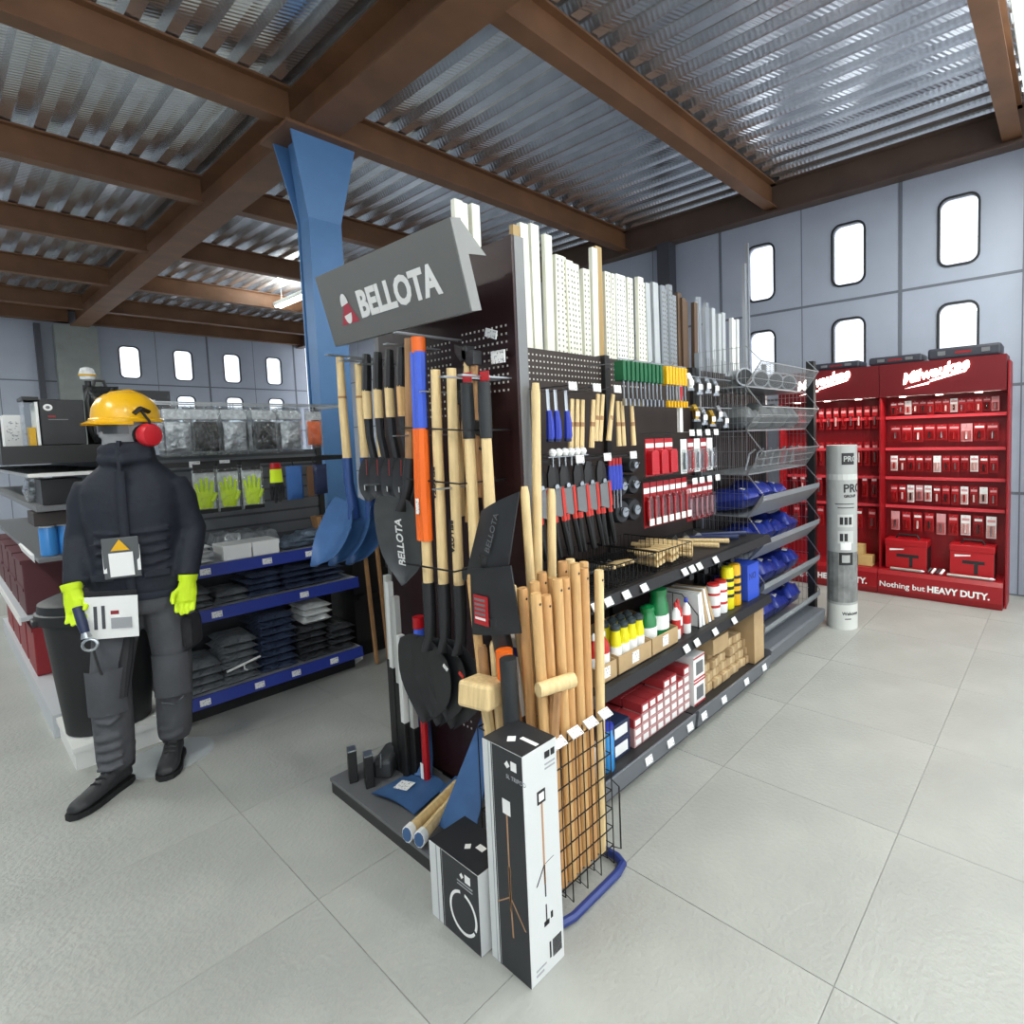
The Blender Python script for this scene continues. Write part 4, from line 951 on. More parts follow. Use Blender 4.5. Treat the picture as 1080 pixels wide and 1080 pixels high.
# two big hoes standing blade up
hoes = [((1.20, 1.585, 1.35), (1.20, 1.385, 1.425), (1.18, 1.43, 1.185), (1.17, 1.655, 1.11), 'upper'), ((1.15, 1.595, 1.155), (1.16, 1.395, 1.19), (1.17, 1.37, .97), (1.15, 1.60, .925), 'lower')]
for i, (a, b, c, d_, w_) in enumerate(hoes):
    t = thing('digging_hoe', 'wide flat dark hoe standing blade up at the panel corner, the %s one' % w_, 'hoe', (1.26, 1.5, .02), group='digging hoes at the panel corner')
    a, b, c, d_ = map(Vector, (a, b, c, d_)); nrm = (b-a).cross(d_-a).normalized()
    mb = MB(); th = nrm*.005
    def pt(u, v): return a.lerp(b, u).lerp(d_.lerp(c, u), v) + nrm*(-.012*math.sin(u*math.pi))
    mb.grid(lambda u, v: pt(u, v), 6, 4); mb.grid(lambda u, v: pt(u, v)+th, 6, 4)
    N = 35; o = len(mb.v)-2*N; n = 5
    per = [p*n for p in range(7)] + [6*n+j for j in range(1, 5)] + [p*n+4 for p in range(5, -1, -1)] + [j for j in range(3, 0, -1)]
    for p, q in zip(per, per[1:]+per[:1]): mb.f.append((o+p, o+q, o+N+q, o+N+p))
    bl = part('blade', mb, BLACKM, t, True)
    side = -1 if nrm.x > 0 else 1
    q = a.lerp(d_, .62).lerp(b.lerp(c, .62), .42 if i == 0 else .3)
    def face_frame(p, r_): return frame(p + Vector((-.019, 0, 0)), r_, (a-d_))
    if i == 0: part('lettering', text_mesh('BELLOTA', .034, frame(a.lerp(d_, .75).lerp(b.lerp(c, .75), .60) + Vector((-.02, 0, 0)), (a-d_), (d_-c)), .0006), mat('faint_grey', '#5a5b5d', .6), bl)
    else:
        part('label_red', MB().box(tuple(q + Vector((-.014, 0, 0))), (.002, .075, .10), (0, 0, 0)), RED, bl)
        for k in range(5): part('label_print', MB().box(tuple(q + Vector((-.0155, .004, .035-.016*k))), (.001, .055, .008)), CARD if k == 4 else GREYG, bl)
    e = (d_+c)/2
    part('eye', MB().tube([tuple(e + Vector((.01, 0, .06))), tuple(e + Vector((.03, 0, -.06))), tuple(e + Vector((.04, .0, -.10)))], [.03,.032,.028], 10), BLACKM, t, True)
    part('handle', MB().tube([tuple(e + Vector((.04, 0, -.09))), (1.24+.02*i, 1.50, .5), (1.27, 1.49+.02*i, .02)], [.02,.019,.02], 10), WOOD, t, True)
# loose handles standing behind the tall carton
sticks = [((1.46, 1.565, 1.80), (1.36, 1.53, .02), .018, 'longest pale handle standing at the panel corner'),
          ((1.375, 1.555, 1.42), (1.37, 1.50, .02), .017, 'thin pale handle beside the longest one'),
          ((1.50, 1.545, 1.40), (1.42, 1.52, .02), .018, 'pale handle right of the longest one'),
          ((1.22, 1.46, 1.10), (1.38, 1.50, .02), .017, 'leaning pale handle crossing in front of the hoe blades'),
          ((1.17, 1.62, 1.13), (1.21, 1.565, .02), .016, 'round topped handle left of the lower hoe blade'),
          ((1.18, 1.59, .88), (1.20, 1.54, .02), .018, 'short brown handle below the lower hoe blade'),
          ((1.20, 1.545, .90), (1.23, 1.545, .02), .019, 'short pale handle below the lower hoe blade')]
for a, b, r_, lb in sticks:
    a, b = Vector(a), Vector(b)
    single('wooden_pole', MB().tube([tuple(a), tuple(a.lerp(b, .02)), tuple(a.lerp(b, .5)), tuple(b)], [r_*.7, r_*.95, r_, r_*1.1], 10), WOODB if 'pale' in lb else WOOD if 'round' in lb else WOODD, lb, 'handle', 'loose wooden poles at the panel corner', True)
t = thing('stake_basket', 'black wire basket on the floor holding loose poles behind the tall carton', 'basket', (1.30, 1.50, 0))
mb = MB()
for z in (.01, .3, .6): mb.wire([(1.145,1.478,z),(1.44,1.478,z),(1.44,1.59,z),(1.145,1.59,z),(1.145,1.478,z)], .003)
for k in range(8):
    x = 1.145+k*.042; mb.wire([(x,1.478,.6),(x,1.478,.01),(x,1.59,.01),(x,1.59,.6)], .002)
part('wire_mesh', mb, BLACKW, t)
# mallets and small things in that basket
t = thing('wooden_mallet', 'square headed pale wooden mallet standing head up left of the tall carton', 'mallet', (1.12, 1.5, .3))
part('head', MB().box((1.10, 1.49, .77), (.10, .13, .085), (0, .12, .2)), WOODB, t, bevel=.012); part('handle', MB().tube([(1.11, 1.49, .74), (1.13, 1.49, .55), (1.17, 1.49, .03)], [.018,.016,.015], 8), WOODB, t, True)
t = thing('orange_mallet', 'pale handle with orange plastic sleeve behind the wooden mallet', 'mallet', (1.2, 1.44, .02))
part('sleeve', MB().tube([(1.155, 1.44, .905), (1.16, 1.44, .78)], .028, 10), ORANGE, t, True); part('handle', MB().tube([(1.16, 1.44, .80), (1.20, 1.51, .02)], .018, 8), WOOD, t, True)
t = thing('rubber_mallet', 'black rubber cylinder on a handle right of the orange sleeve', 'mallet', (1.2, 1.42, .02))
part('sleeve', MB().tube([(1.125, 1.385, .90), (1.13, 1.385, .62)], .027, 10), MATS['rubber_black'], t, True); part('handle', MB().tube([(1.13, 1.385, .63), (1.17, 1.50, .02)], .016, 8), WOOD, t, True)
t = thing('claw_mallet', 'pale wooden mallet with cylindrical head right of the tall carton top', 'mallet', (1.24, 1.30, .02))
part('head', MB().tube([(1.17, 1.30, .80), (1.30, 1.27, .795)], [.024,.026], 10), WOODB, t, True); part('handle', MB().tube([(1.235, 1.285, .78), (1.25, 1.40, .02)], [.02,.017], 8), WOODD, t, True)
t = thing('purple_box', 'small purple and white carton showing the digit 0 among the handles', 'box', (1.30, 1.44, .6))
part('carton', MB().bx(1.25, 1.31, 1.485, 1.56, .62, .90), CARD, t); part('band', MB().bx(1.248, 1.311, 1.483, 1.561, .84, .87), mat('band_purple', '#3a2f74', .5), t)
part('print', text_mesh('0', .11, frame(Vector((1.2485, 1.555, .73)), (0,-1,0), (0,0,1)), .0005, 0, .003), NAVYB, t); part('prop_stick', MB().bx(1.27, 1.29, 1.515, 1.535, .012, .62), WOODD, t)

# ---- low left: grey handled tools and levels standing on the platform
for i, (y, x, za, m_) in enumerate(((2.47, 1.32, .98, GREYG), (2.42, 1.30, .96, CARD), (2.37, 1.30, .90, GREYG), (2.31, 1.28, .74, CARD), (2.27, 1.30, .72, GREYG))):
    t = thing('crowbar', '%s topped dark bar standing on the platform, %s from the left' % ('white' if m_ is CARD else 'grey', ordn[i]), 'bar', (x, y, .072), group='bars standing on the platform')
    part('strip', MB().bx(x-.012, x+.012, y-.014, y+.014, za-.42, za), mat('bar_grey', '#b9bbb6', .45, .2) if m_ is GREYG else mat('bar_pale', '#d2d3cf', .45), t)
    part('shaft', MB().bx(x-.016, x+.016, y-.020, y+.020, .072, za-.40), BLACK, t, bevel=.004)
t = thing('spirit_level', 'red and blue level standing at the end panel between bars and spade blades', 'level', (1.3, 2.19, .072))
part('cap', MB().tube([(1.30, 2.19, .84), (1.30, 2.19, .79)], .024, 10), RED, t, True); part('body', MB().tube([(1.30, 2.19, .79), (1.30, 2.19, .58)], .022, 10), BLUES, t, True); part('shaft', MB().tube([(1.30, 2.19, .58), (1.30, 2.19, .072)], .016, 8), RED, t, True)
part('sticker', MB().bx(1.277, 1.279, 2.18, 2.20, .12, .19), CARD, t)
# ---- things lying on the platform
zp = .071
for i, (x, y) in enumerate(((1.13, 2.52), (1.155, 2.42))):
    t = thing('wedge', 'small black steel wedge standing on the platform edge, %s one' % ('left', 'right')[i], 'wedge', (x, y, zp), R_(-20), 'black wedges on the platform')
    part('wedge', MB().prism([(-.035,0),(.035,0),(.026,.14),(-.026,.14)], -.018, .018), BLACK, t, w=False, bevel=.003)
    part('top', MB().bx(-.018, .018, -.026, .026, .14, .145), GALV, t, w=False)
t = thing('club_hammer', 'dark grey hammer head lying on the platform behind the wedges', 'hammer', (1.27, 2.46, zp), R_(40))
part('head', MB().box((0,0,.045), (.17,.085,.088)), SHG, t, w=False, bevel=.018); part('eye_wire', MB().tube([(-.06,.0,.09),(-.08,0,.12),(-.09,0,.06)], .004, 6), GALV, t, w=False)
t = thing('blue_hoe', 'blue hoe head with white price label lying flat on the platform', 'hoe', (1.23, 2.20, zp), R_(8))
mb = MB()
def hb(u, v): w_ = .105 + .035*(1-v); return ((v-.5)*.20, (u-.5)*2*w_, .02 + .02*math.sin(u*math.pi))
mb.grid(hb, 8, 4); mb.grid(lambda u, v: tuple(Vector(hb(u, v)) - Vector((0,0,.005))), 8, 4); part('blade', mb, STEELBLUE, t, True, w=False)
part('label_card', MB().box((-.02,.02,.046), (.055,.07,.002), (0,0,.2)), TAG, t, w=False)
part('neck', MB().tube([(.08,.02,.035),(.12,.05,.10),(.14,.07,.20),(.135,.075,.26)], [.04,.034,.03,.034], 10, ry=[.012,.02,.026,.03]), STEELBLUE, t, True, w=False)
t = thing('blue_hoe', 'blue hoe blade leaning upright against the end panel beside the cartons', 'hoe', (1.24, 1.79, zp))
mb = MB()
def hb2(u, v): w_ = .05 + .055*v; return (1.36 - .20*v + .01*math.sin(u*math.pi), 1.79 + (u-.5)*2*w_, .50 - .40*v)
mb.grid(hb2, 6, 6); mb.grid(lambda u, v: tuple(Vector(hb2(u, v)) + Vector((.006,0,.002))), 6, 6); part('blade', mb, STEELBLUE, t, True)
part('ring', MB().tube([(1.36, 1.79, .48), (1.345, 1.79, .55)], [.03,.034], 10), STEELBLUE, t, True)
for i in range(2):
    t = thing('hatchet', 'wooden handle with blue head lying at the platform edge, %s one' % ('left', 'right')[i], 'hatchet', (1.145+.01*i, 1.96-.055*i, zp), R_(18+4*i), 'hatchets on the platform')
    part('handle', MB().tube([(-.09,0,.045),(-.02,0,.05),(.09,0,.05),(.20,0,.052)], [.021,.018,.02,.022], 10, ry=[.03,.026,.027,.028]), WOODB, t, True, w=False)
    part('collar', MB().tube([(-.10,0,.045),(-.075,0,.045)], .024, 10, ry=.034), CARD, t, True, w=False)
    part('end', MB().tube([(-.103,0,.045),(-.10,0,.045)], .02, 10, ry=.028), STEELBLUE, t, True, w=False)
    part('head', MB().prism([(.16,-.03),(.24,-.03),(.26,.05),(.15,.05)], .0, .05, 'z'), STEELBLUE, t, w=False)

# ================================================================ handle rack in front of the gondola corner
RK = thing('handle_rack', 'blue tube and wire rack full of wooden handles at the gondola corner', 'rack', (1.37, 1.36, 0))
NAVYT = mat('tube_navy', '#2b3a78', .4, .1)
part('base_frame', MB().tube([(1.19,1.47,.018),(1.18,1.30,.018),(1.20,1.262,.018),(1.24,1.25,.018),(1.47,1.25,.018),(1.515,1.262,.018),(1.53,1.30,.018),(1.53,1.47,.018),(1.19,1.47,.018)], .016, 8), NAVYT, RK, True)
mb = MB()
for z in (.09, .16, .23, .30, .37, .44, .51, .58): mb.wire([(1.21,1.29,z),(1.50,1.29,z),(1.50,1.455,z),(1.21,1.455,z),(1.21,1.29,z)], .0025)
for k in range(9): x = 1.21+k*.03625; mb.wire([(x,1.29,.61),(x,1.29,.06 if k % 2 else .018),(x,1.455,.06),(x,1.455,.61)], .0022)
for y in (1.33, 1.37, 1.41): mb.wire([(1.21,y,.61),(1.21,y,.06),(1.50,y,.06),(1.50,y,.61)], .0022)
part('wire_basket', mb, BLACKW, RK)
part('foot', MB().wire([(1.49,1.29,.09),(1.53,1.28,.06),(1.53,1.28,.3),(1.50,1.29,.34)], .003), BLACKW, RK)
for k in range(4): ptag(1.235+k*.078, 1.282, .605, RK, (-1.0, 0, 0))
BEECH = mat('beech_wood', '#c4955f', .55, 0, .16, 14, 0, 40, (6, 6, .6))
random.seed(3)
k = 0
for i in range(7):
    for j in range(2):
        x = 1.235 + i*.0395 + .012*j; y = 1.33 + j*.075 + random.uniform(-.008, .008)
        zt = (1.10, 1.10, 1.135, 1.12, 1.145, 1.15, 1.13)[i] + random.uniform(-.02, .02); dx = (-.035, -.025, -.015, -.01, 0, .005, .04)[i]
        m_ = (WOOD, BEECH, WOOD, BEECH, WOOD, BEECH, WOODB)[(i+j) % 7]
        t = thing('tool_pole', 'long wooden pole standing in the wire rack, %s row, %s from the cartons' % (('front', 'back')[j], ordn[i] if i < 6 else 'seventh'), 'pole', (x, y, .066), group='wooden poles in the rack')
        part('shaft', MB().tube([(x+dx, y, zt), (x+dx*.98, y, zt-.012), (x, y, .066)], [.0165,.018,.018], 10), m_, t, True)
        part('bore', MB().cyl((x+dx*.95, y-.0182, zt-.035), (x+dx*.95, y-.0176, zt-.035), .0045, n=8), BLACK, t)
# ---- two cartons in the foreground
INK = mat('carton_black', '#26282c', .5, 0, .06, 5); CW = mat('carton_white', '#cfd1d0', .5); COP = mat('print_copper', '#b08560', .5); PGREY = mat('print_grey', '#9ea0a3', .6)
x0, x1, y0, y1, h = 1.0, 1.135, 1.19, 1.37, .70
t = thing('tripod_carton', 'tall black and white carton with a tripod lamp picture', 'box', ((x0+x1)/2, (y0+y1)/2, 0))
part('body', MB().bx(x0, x1, y0, y1, 0, h), CW, t, bevel=.002)
fx = x0-.0012
part('front_print', MB().bx(x0-.0008, x0, y0+.001, y1-.047, .001, h-.001), INK, t)
part('top_print', MB().bx(x0+.001, x1-.001, y0+.001, y1-.001, h, h+.0008), INK, t)
part('stripe', MB().bx(fx, x0, y1-.044, y1-.0415, 0, h), PRINT, t); part('stripe', MB().bx(fx, x0, y1-.030, y1-.028, 0, h), PGREY, t)
pi = part('picture', MB().bx(fx, x0-.0006, 1.264, 1.270, .20, .50).bx(fx, x0-.0006, 1.262, 1.272, .23, .34), COP, t)
part('lamp_head', MB().bx(fx, x0-.0006, 1.25, 1.285, .50, .545), CARD, pi)
for q in ((1.267,.245,1.33,.20),(1.267,.245,1.205,.17),(1.267,.245,1.262,.12)):
    part('tripod_leg', MB().prism([(q[0]-.003,q[1]),(q[0]+.003,q[1]),(q[2]+.003,q[3]),(q[2]-.003,q[3])], fx, x0-.0006), COP, pi)
part('emblem', MB().prism([(1.268,.655),(1.256,.668),(1.244,.655),(1.256,.645)], fx, x0-.0006).bx(fx, x0-.0006, 1.215, 1.24, .645, .672), CARD, t)
part('lettering', text_mesh('SL TRIPOD', .018, frame(Vector((fx, 1.262, .615)), (0,-1,0), (0,0,1)), .0003), PGREY, t)
part('emblem', MB().prism([(1.03,1.29),(1.05,1.31),(1.065,1.29),(1.045,1.27)], h+.0008, h+.0014, 'z').bx(1.062, 1.075, 1.20, 1.27, h+.0008, h+.0014), CARD, t)
fy = y0-.0012
p2 = part('picture', MB().bx(1.064, 1.070, fy, y0, .28, .53), COP, t)
part('lamp_head', MB().bx(1.050, 1.082, fy, y0, .53, .57), PRINT, p2); part('lamp_glass', MB().bx(1.056, 1.076, fy-.0004, y0, .538, .562), CARD, p2)
for q in ((1.067,.34,1.035,.29),(1.067,.34,1.105,.345),(1.067,.34,1.068,.24)): part('tripod_leg', MB().prism([(q[0]-.002,q[1]),(q[0]+.002,q[1]),(q[2]+.002,q[3]),(q[2]-.002,q[3])], fy, y0, 'y'), PRINT, p2)
part('small_picture', MB().bx(1.066, 1.070, fy, y0, .155, .215).bx(1.058, 1.078, fy, y0, .15, .165).bx(1.085, 1.093, fy, y0, .16, .18), PRINT, t)
part('emblem', MB().bx(1.085, 1.105, fy, y0, .655, .675).bx(1.11, 1.125, fy, y0, .655, .675), PRINT, t)
part('text_lines', MB().bx(1.085, 1.125, fy, y0, .635, .640).bx(1.085, 1.125, fy, y0, .622, .627), PGREY, t); part('text_lines', MB().bx(1.02, 1.05, fy, y0, .02, .026).bx(1.02, 1.06, fy, y0, .035, .040), PGREY, t)
bar = MB()
for k in range(9): bar.bx(1.088+k*.0042, 1.0905+k*.0042, fy, y0, .035, .09)
bar.bx(1.075, 1.081, fy, y0, .04, .09); part('barcode', bar, PRINT, t)
x0, x1, y0, y1, h = .975, 1.12, 1.39, 1.655, .265
t = thing('ring_lamp_carton', 'low black and white carton with a ring lamp picture', 'box', ((x0+x1)/2, (y0+y1)/2, 0))
part('body', MB().bx(x0, x1, y0, y1, 0, h), CW, t, bevel=.002); fx = x0-.0012
part('front_print', MB().bx(x0-.0008, x0, y0+.001, y1-.075, .001, h-.001), INK, t); part('top_print', MB().bx(x0+.001, x1-.001, y0+.001, y1-.001, h, h+.0008), INK, t)
part('stripe', MB().bx(fx, x0, y1-.072, y1-.067, 0, h), PRINT, t); part('stripe', MB().bx(fx, x0, y1-.045, y1-.04, 0, h), PGREY, t)
mb = MB(); c = (1.475, .10)
def arc(a0, a1, r0, r1, n=20):
    o = []
    for k in range(n+1): a = R_(a0+(a1-a0)*k/n); o.append((c[0]+r1*math.cos(a), c[1]+r1*math.sin(a)))
    for k in range(n, -1, -1): a = R_(a0+(a1-a0)*k/n); o.append((c[0]+r0*math.cos(a), c[1]+r0*math.sin(a)))
    return o
for a0, a1 in ((100, 205), (215, 440)):
    pts = arc(a0, a1, .062, .072); n = len(pts)//2
    for k in range(n-1): mb.prism([pts[k], pts[k+1], pts[-k-2], pts[-k-1]], fx, x0-.0004)
part('ring_picture', mb, CARD, t)
part('emblem', MB().prism([(1.485,.225),(1.475,.235),(1.465,.225),(1.475,.215)], fx, x0-.0006).bx(fx, x0-.0006, 1.43, 1.458, .212, .238), CARD, t)
part('text_lines', MB().bx(fx, x0-.0006, 1.42, 1.50, .200, .205).bx(fx, x0-.0006, 1.42, 1.50, .190, .194), PGREY, t)
part('emblem', MB().prism([(1.02,1.52),(1.035,1.535),(1.048,1.52),(1.033,1.505)], h+.0008, h+.0014, 'z').bx(1.045, 1.065, 1.46, 1.495, h+.0008, h+.0014), CARD, t)
# ================================================================ clothing shelving on the left
LG = thing('clothing_shelving', 'shelving with three blue edged shelves of packed workwear left of the end panel', 'shelving', (1.34, 4.1, 0))
LX0, LX1, LY, LB = .82, 1.86, 3.88, 4.38
WSH = mat('shelf_offwhite', '#c9ccd0', .45, .1)
part('back_panel', MB().bx(LX0, LX1, LB, LB+.015, .1, 1.56), mat('back_dark', '#4a4d51', .5, .2), LG)
mb = MB()
for k in range(7): mb.bx(LX0+.01, LX1-.01, LB-.006, LB, .98+k*.08, 1.045+k*.08)
part('slat_ridges', mb, mat('slat_dark', '#6b6e72', .45, .3), LG, kind='stuff')
for x in (LX0, LX1): part('upright', MB().bx(x-.018, x+.018, LB-.02, LB+.03, 0, 1.88), DARK, LG)
for z in (.16, .655, .915):
    s = part('shelf', MB().bx(LX0, LX1, LY+.01, LB, z-.035, z), WSH, LG)
    part('price_rail', MB().prism([(LY+.01, z+.004), (LY-.004, z+.004), (LY-.014, z-.065), (LY+.01, z-.065)], LX0, LX1), BLUE, s)
    for x in ((.93, 1.21, 1.42, 1.66) if z < .3 else (1.02, 1.50) if z < .7 else (.98, 1.30, 1.55)): ptag(x, LY-.012, z-.032, s, (-.12, 0, 0))
part('plinth', MB().bx(LX0+.02, LX1-.02, LY+.08, LB, 0, .095), BLACK, LG)
for x in (LX0, LX1-.012): part('bracket', MB().prism([(LY, .13), (LB, .13), (LB, 0), (LY+.12, 0), (LY, .07)], x, x+.012), WHITE, LG)
part('top_bar', MB().wire([(LX0, 3.92, 1.855), (LX1, 3.92, 1.855)], .006).wire([(LX0, 4.10, 1.855), (LX1, 4.10, 1.855)], .006), WIRE, LG)
for x in (LX0, LX1): part('bar_arm', MB().bx(x-.008, x+.008, 3.91, LB, 1.845, 1.865), WIRE, LG)
part('hook_bar', MB().bx(LX0, LX1, 3.99, 4.01, 1.485, 1.515), BLACK, LG)
for x in (LX0, LX1): part('bar_arm', MB().bx(x-.006, x+.006, 3.99, LB, 1.485, 1.515), BLACK, LG)
for x in (1.0, 1.15): ptag(x, 3.985, 1.50, LG, (0, 0, 0))
# clear hanging bags
random.seed(11)
SILV = mat('bag_content_silver', '#a9adb0', .3, .5, .4, 20, 1.0, 30); BLK = mat('bag_content_black', '#1f2022', .4, 0, .3, 12, .6, 25)
CLRB = clearmat('clear_bag', '#f6f8f9', .42, .12, 1.0, 30)
def clear_bag(x, y, zt, w, h, cont, lab, grp, cid):
    t = thing('hanging_bag', lab, 'bag', (x, y, zt-h), group=grp)
    part('film', MB().pillow(w, h, .05, cid, 9, 11, .9, .3).xf(Matrix.Translation((x, y+.02, zt-h/2)) @ Matrix.Rotation(R_(90), 4, 'X')), CLRB, t, True)
    part('content', MB().pillow(w*.80, h*.60, .034, cid+50, 7, 7, .9, .4).xf(Matrix.Translation((x, y+.010, zt-h*.62)) @ Matrix.Rotation(R_(90), 4, 'X')), cont, t, True)
    part('header', MB().bx(x-w*.45, x+w*.45, y-.004, y-.002, zt-.075, zt-.02), mat('header_card', '#c9ccce', .5, 0, .25, 40), t)
    part('hanger', MB().wire([(x, y-.004, zt-.03), (x, y-.004, zt+.02)], .003), WIRE, t)
    return t
bw = ['first', 'second', 'third', 'fourth', 'fifth']
for i, x in enumerate((.915, 1.045, 1.195, 1.345, 1.505)):
    for k in range(3):
        clear_bag(x + random.uniform(-.01, .01), 3.90+k*.07, 1.835, .145, .285, BLK if (i+k) % 2 else SILV, 'clear plastic bag of workwear on the top bar, %s column, %s' % (bw[i], ('front', 'middle', 'back')[k]), 'clear bags on the top bar', i*3+k)
t = clear_bag(1.645, 3.91, 1.83, .11, .26, ORANGE, 'clear bag with bright orange content at the right end of the top bar', None, 77)
# gloves in packs
for i, x in enumerate((1.025, 1.145, 1.27)):
    y = 3.93
    t = thing('glove_pack', 'clear pack with fluorescent yellow glove below the hook bar, %s' % ('left', 'middle', 'right')[i], 'gloves', (x, y, 1.20), group='yellow glove packs')
    part('film', MB().bx(x-.058, x+.058, y-.016, y+.014, 1.21, 1.47), CLRB, t, bevel=.006); part('backing', MB().bx(x-.054, x+.054, y+.009, y+.011, 1.215, 1.465), MATS['header_card'], t); part('foot_strip', MB().bx(x-.054, x+.054, y-.0175, y-.0165, 1.212, 1.236), BLACK, t)
    mb = MB(); mb.tube([(x, y, 1.24), (x, y, 1.30), (x, y, 1.34)], [.034,.044,.042], 10, ry=.010)
    for q, (dx, l) in enumerate(((-.035,.06),(-.013,.085),(.010,.09),(.034,.07))): mb.tube([(x+dx*.9, y, 1.33), (x+dx*1.15, y, 1.33+l)], [.011,.008], 8)
    mb.tube([(x+.035, y, 1.28), (x+.055, y, 1.33)], [.012,.009], 8)
    part('glove', mb, YEL, t, True); part('header', MB().bx(x-.05, x+.05, y-.002, y+.002, 1.45, 1.50), BLACK, t)
t = thing('glove_pair', 'black knitted glove with yellow and red cuff right of the yellow packs', 'gloves', (1.41, 3.94, 1.22))
mb = MB().tube([(1.41, 3.94, 1.40), (1.41, 3.94, 1.33)], [.035,.04], 10, ry=.012)
for dx, l in ((-.03,.08),(-.010,.10),(.012,.095),(.032,.075)): mb.tube([(1.41+dx, 3.94, 1.34), (1.41+dx*1.05, 3.94, 1.33-l)], [.011,.008], 8)
part('hand', mb, BLK, t, True); part('cuff', MB().tube([(1.41, 3.94, 1.445), (1.41, 3.94, 1.36)], [.034,.038], 10, ry=.014), YEL, t, True); part('cuff_top', MB().tube([(1.41, 3.94, 1.485), (1.41, 3.94, 1.44)], [.03,.034], 10, ry=.013), RED, t, True)
t = thing('blue_cloth', 'folded blue cloth hanging on the hook bar', 'cloth', (1.52, 3.95, 1.23))
part('cloth', MB().pillow(.10, .22, .045, 3).xf(Matrix.Translation((1.52, 3.97, 1.35)) @ Matrix.Rotation(R_(90), 4, 'X')), mat('cloth_blue', '#2f5a96', .7), t, True); part('loop', MB().wire([(1.52, 3.95, 1.45), (1.52, 3.98, 1.50)], .004), BLACK, t)
t = thing('tool_pouch', 'brown and navy tool pouch hanging beside the blue column', 'pouch', (1.65, 3.95, 1.24))
part('pouch', MB().pillow(.09, .20, .05, 8).xf(Matrix.Translation((1.68, 3.97, 1.36)) @ Matrix.Rotation(R_(90), 4, 'X')), NAVYB, t, True); part('flap', MB().bx(1.60, 1.635, 3.94, 3.96, 1.25, 1.45), mat('leather_brown', '#6d4d36', .6), t); part('loop', MB().wire([(1.65, 3.95, 1.44), (1.65, 3.98, 1.50)], .004), BLACK, t)
# top shelf goods
PACKW = mat('pack_white', '#dcdedd', .3, 0, .12, 14, .6, 20, coat=.4)
z = .918
for k in range(4): single('glove_bundle', MB().pillow(.14, .22, .028, 90+k, rough=.2).xf(Matrix.Translation((.965, 4.02, z+k*.028))), PACKW, 'white knitted glove bundle piled behind the mannequin arm, %s from below' % bw[k], 'gloves', 'white glove bundles', True)
for i, x in enumerate((1.16, 1.315)): 
    t = carton(x-.073, x+.073, 3.91, 4.10, z, z+.085, CARD, 'flat white carton on the top blue shelf, %s one' % ('left', 'right')[i], 'white cartons on the blue shelf')
    part('lid', MB().bx(x-.075, x+.075, 3.908, 4.102, z+.06, z+.088), CARD, t)
DG = mat('pack_darkgrey', '#7a7f83', .28, 0, .22, 10, 1.6, 22, coat=.9); NV = mat('pack_navy', '#434f68', .28, 0, .25, 10, 1.6, 22, coat=.9); BK = mat('pack_black', '#44474b', .28, 0, .25, 10, 1.6, 22, coat=.9)
def fold(x, y, z, w, d, h, m_, lab, grp, sd): return single('folded_pack', MB().pillow(w, d, h, sd, 8, 8, .55, .3).xf(Matrix.Translation((x, y, z)) @ Matrix.Rotation(random.uniform(-.06, .06), 4, 'Z')), m_, lab, 'clothing', grp, True)
for k in range(3):
    fold(1.20+k*.10, 4.26, z, .17, .2, .12, DG, 'dark grey cloth heap behind the white cartons, %s from the left' % bw[k], 'cloth heaps', 120+k)
for k in range(3): fold(1.50+k*.075, 4.05, z+.022*k, .18, .26, .05, mat('denim_pack', '#5d6a7a', .45, 0, .35, 16, .8, 25), 'blue grey folded garment right of the white cartons, %s from below' % bw[k], 'denim garments', 130+k)
t = thing('wooden_tray', 'grey tray with brown blocks at the right end of the top blue shelf', 'tray', (1.76, 4.05, z))
part('tray', MB().bx(1.66, 1.85, 3.93, 4.2, z, z+.06), mat('tray_grey', '#8f8d88', .6), t)
for k in range(4): part('block', MB().box((1.69+k*.042, 4.06, z+.12), (.03, .10, .12), (0, .1*k-.15, 0)), WOODD, t)
# middle shelf
z = .657; sd = 200
for c, (x, w, m_, n_, nm_) in enumerate(((.93, .20, DG, 3, 'dark grey'), (1.12, .18, DG, 2, 'dark grey'), (1.30, .20, NV, 4, 'navy'), (1.50, .20, NV, 4, 'navy'), (1.69, .20, NV, 3, 'navy'))):
    for k in range(n_): sd += 1; fold(x + random.uniform(-.01, .01), 4.07, z+k*.037, w, .32, .037, m_, '%s garment in glossy bag on the middle blue shelf, %s pile, %s from below' % (nm_, bw[c], bw[k]), 'packed garments on the middle shelf', sd)
z = .162
for c, (x, w, m_, n_, nm_, h_) in enumerate(((.94, .22, DG, 4, 'dark grey', .05), (1.14, .19, DG, 6, 'dark grey', .05), (1.345, .21, NV, 8, 'navy', .05), (1.56, .19, BK, 5, 'black', .05), (1.74, .17, BK, 4, 'black', .05))):
    for k in range(n_): sd += 1; fold(x + random.uniform(-.012, .012), 4.06, z+k*.046, w, .33, .045, m_, '%s garment in glossy bag on the lowest blue shelf, %s pile, layer %s' % (nm_, bw[c], ('one', 'two', 'three', 'four', 'five', 'six', 'seven', 'eight')[k]), 'packed garments on the lowest shelf', sd)
for k in range(3): sd += 1; fold(1.585, 4.03, z+.242+k*.044, .18, .28, .044, PACKW, 'white packed garment on top of the black pile, %s from below' % bw[k], 'white packed garments', sd)
t = thing('white_hanger', 'white plastic clothes hanger lying on the second pile of the lowest shelf', 'hanger', (1.13, 3.90, .26))
part('bar', MB().tube([(1.05, 3.885, .262), (1.23, 3.885, .30)], .007, 6), CARD, t); part('hook', MB().tube([(1.14, 3.885, .28), (1.14, 3.88, .25), (1.155, 3.88, .24)], .004, 6), CARD, t)

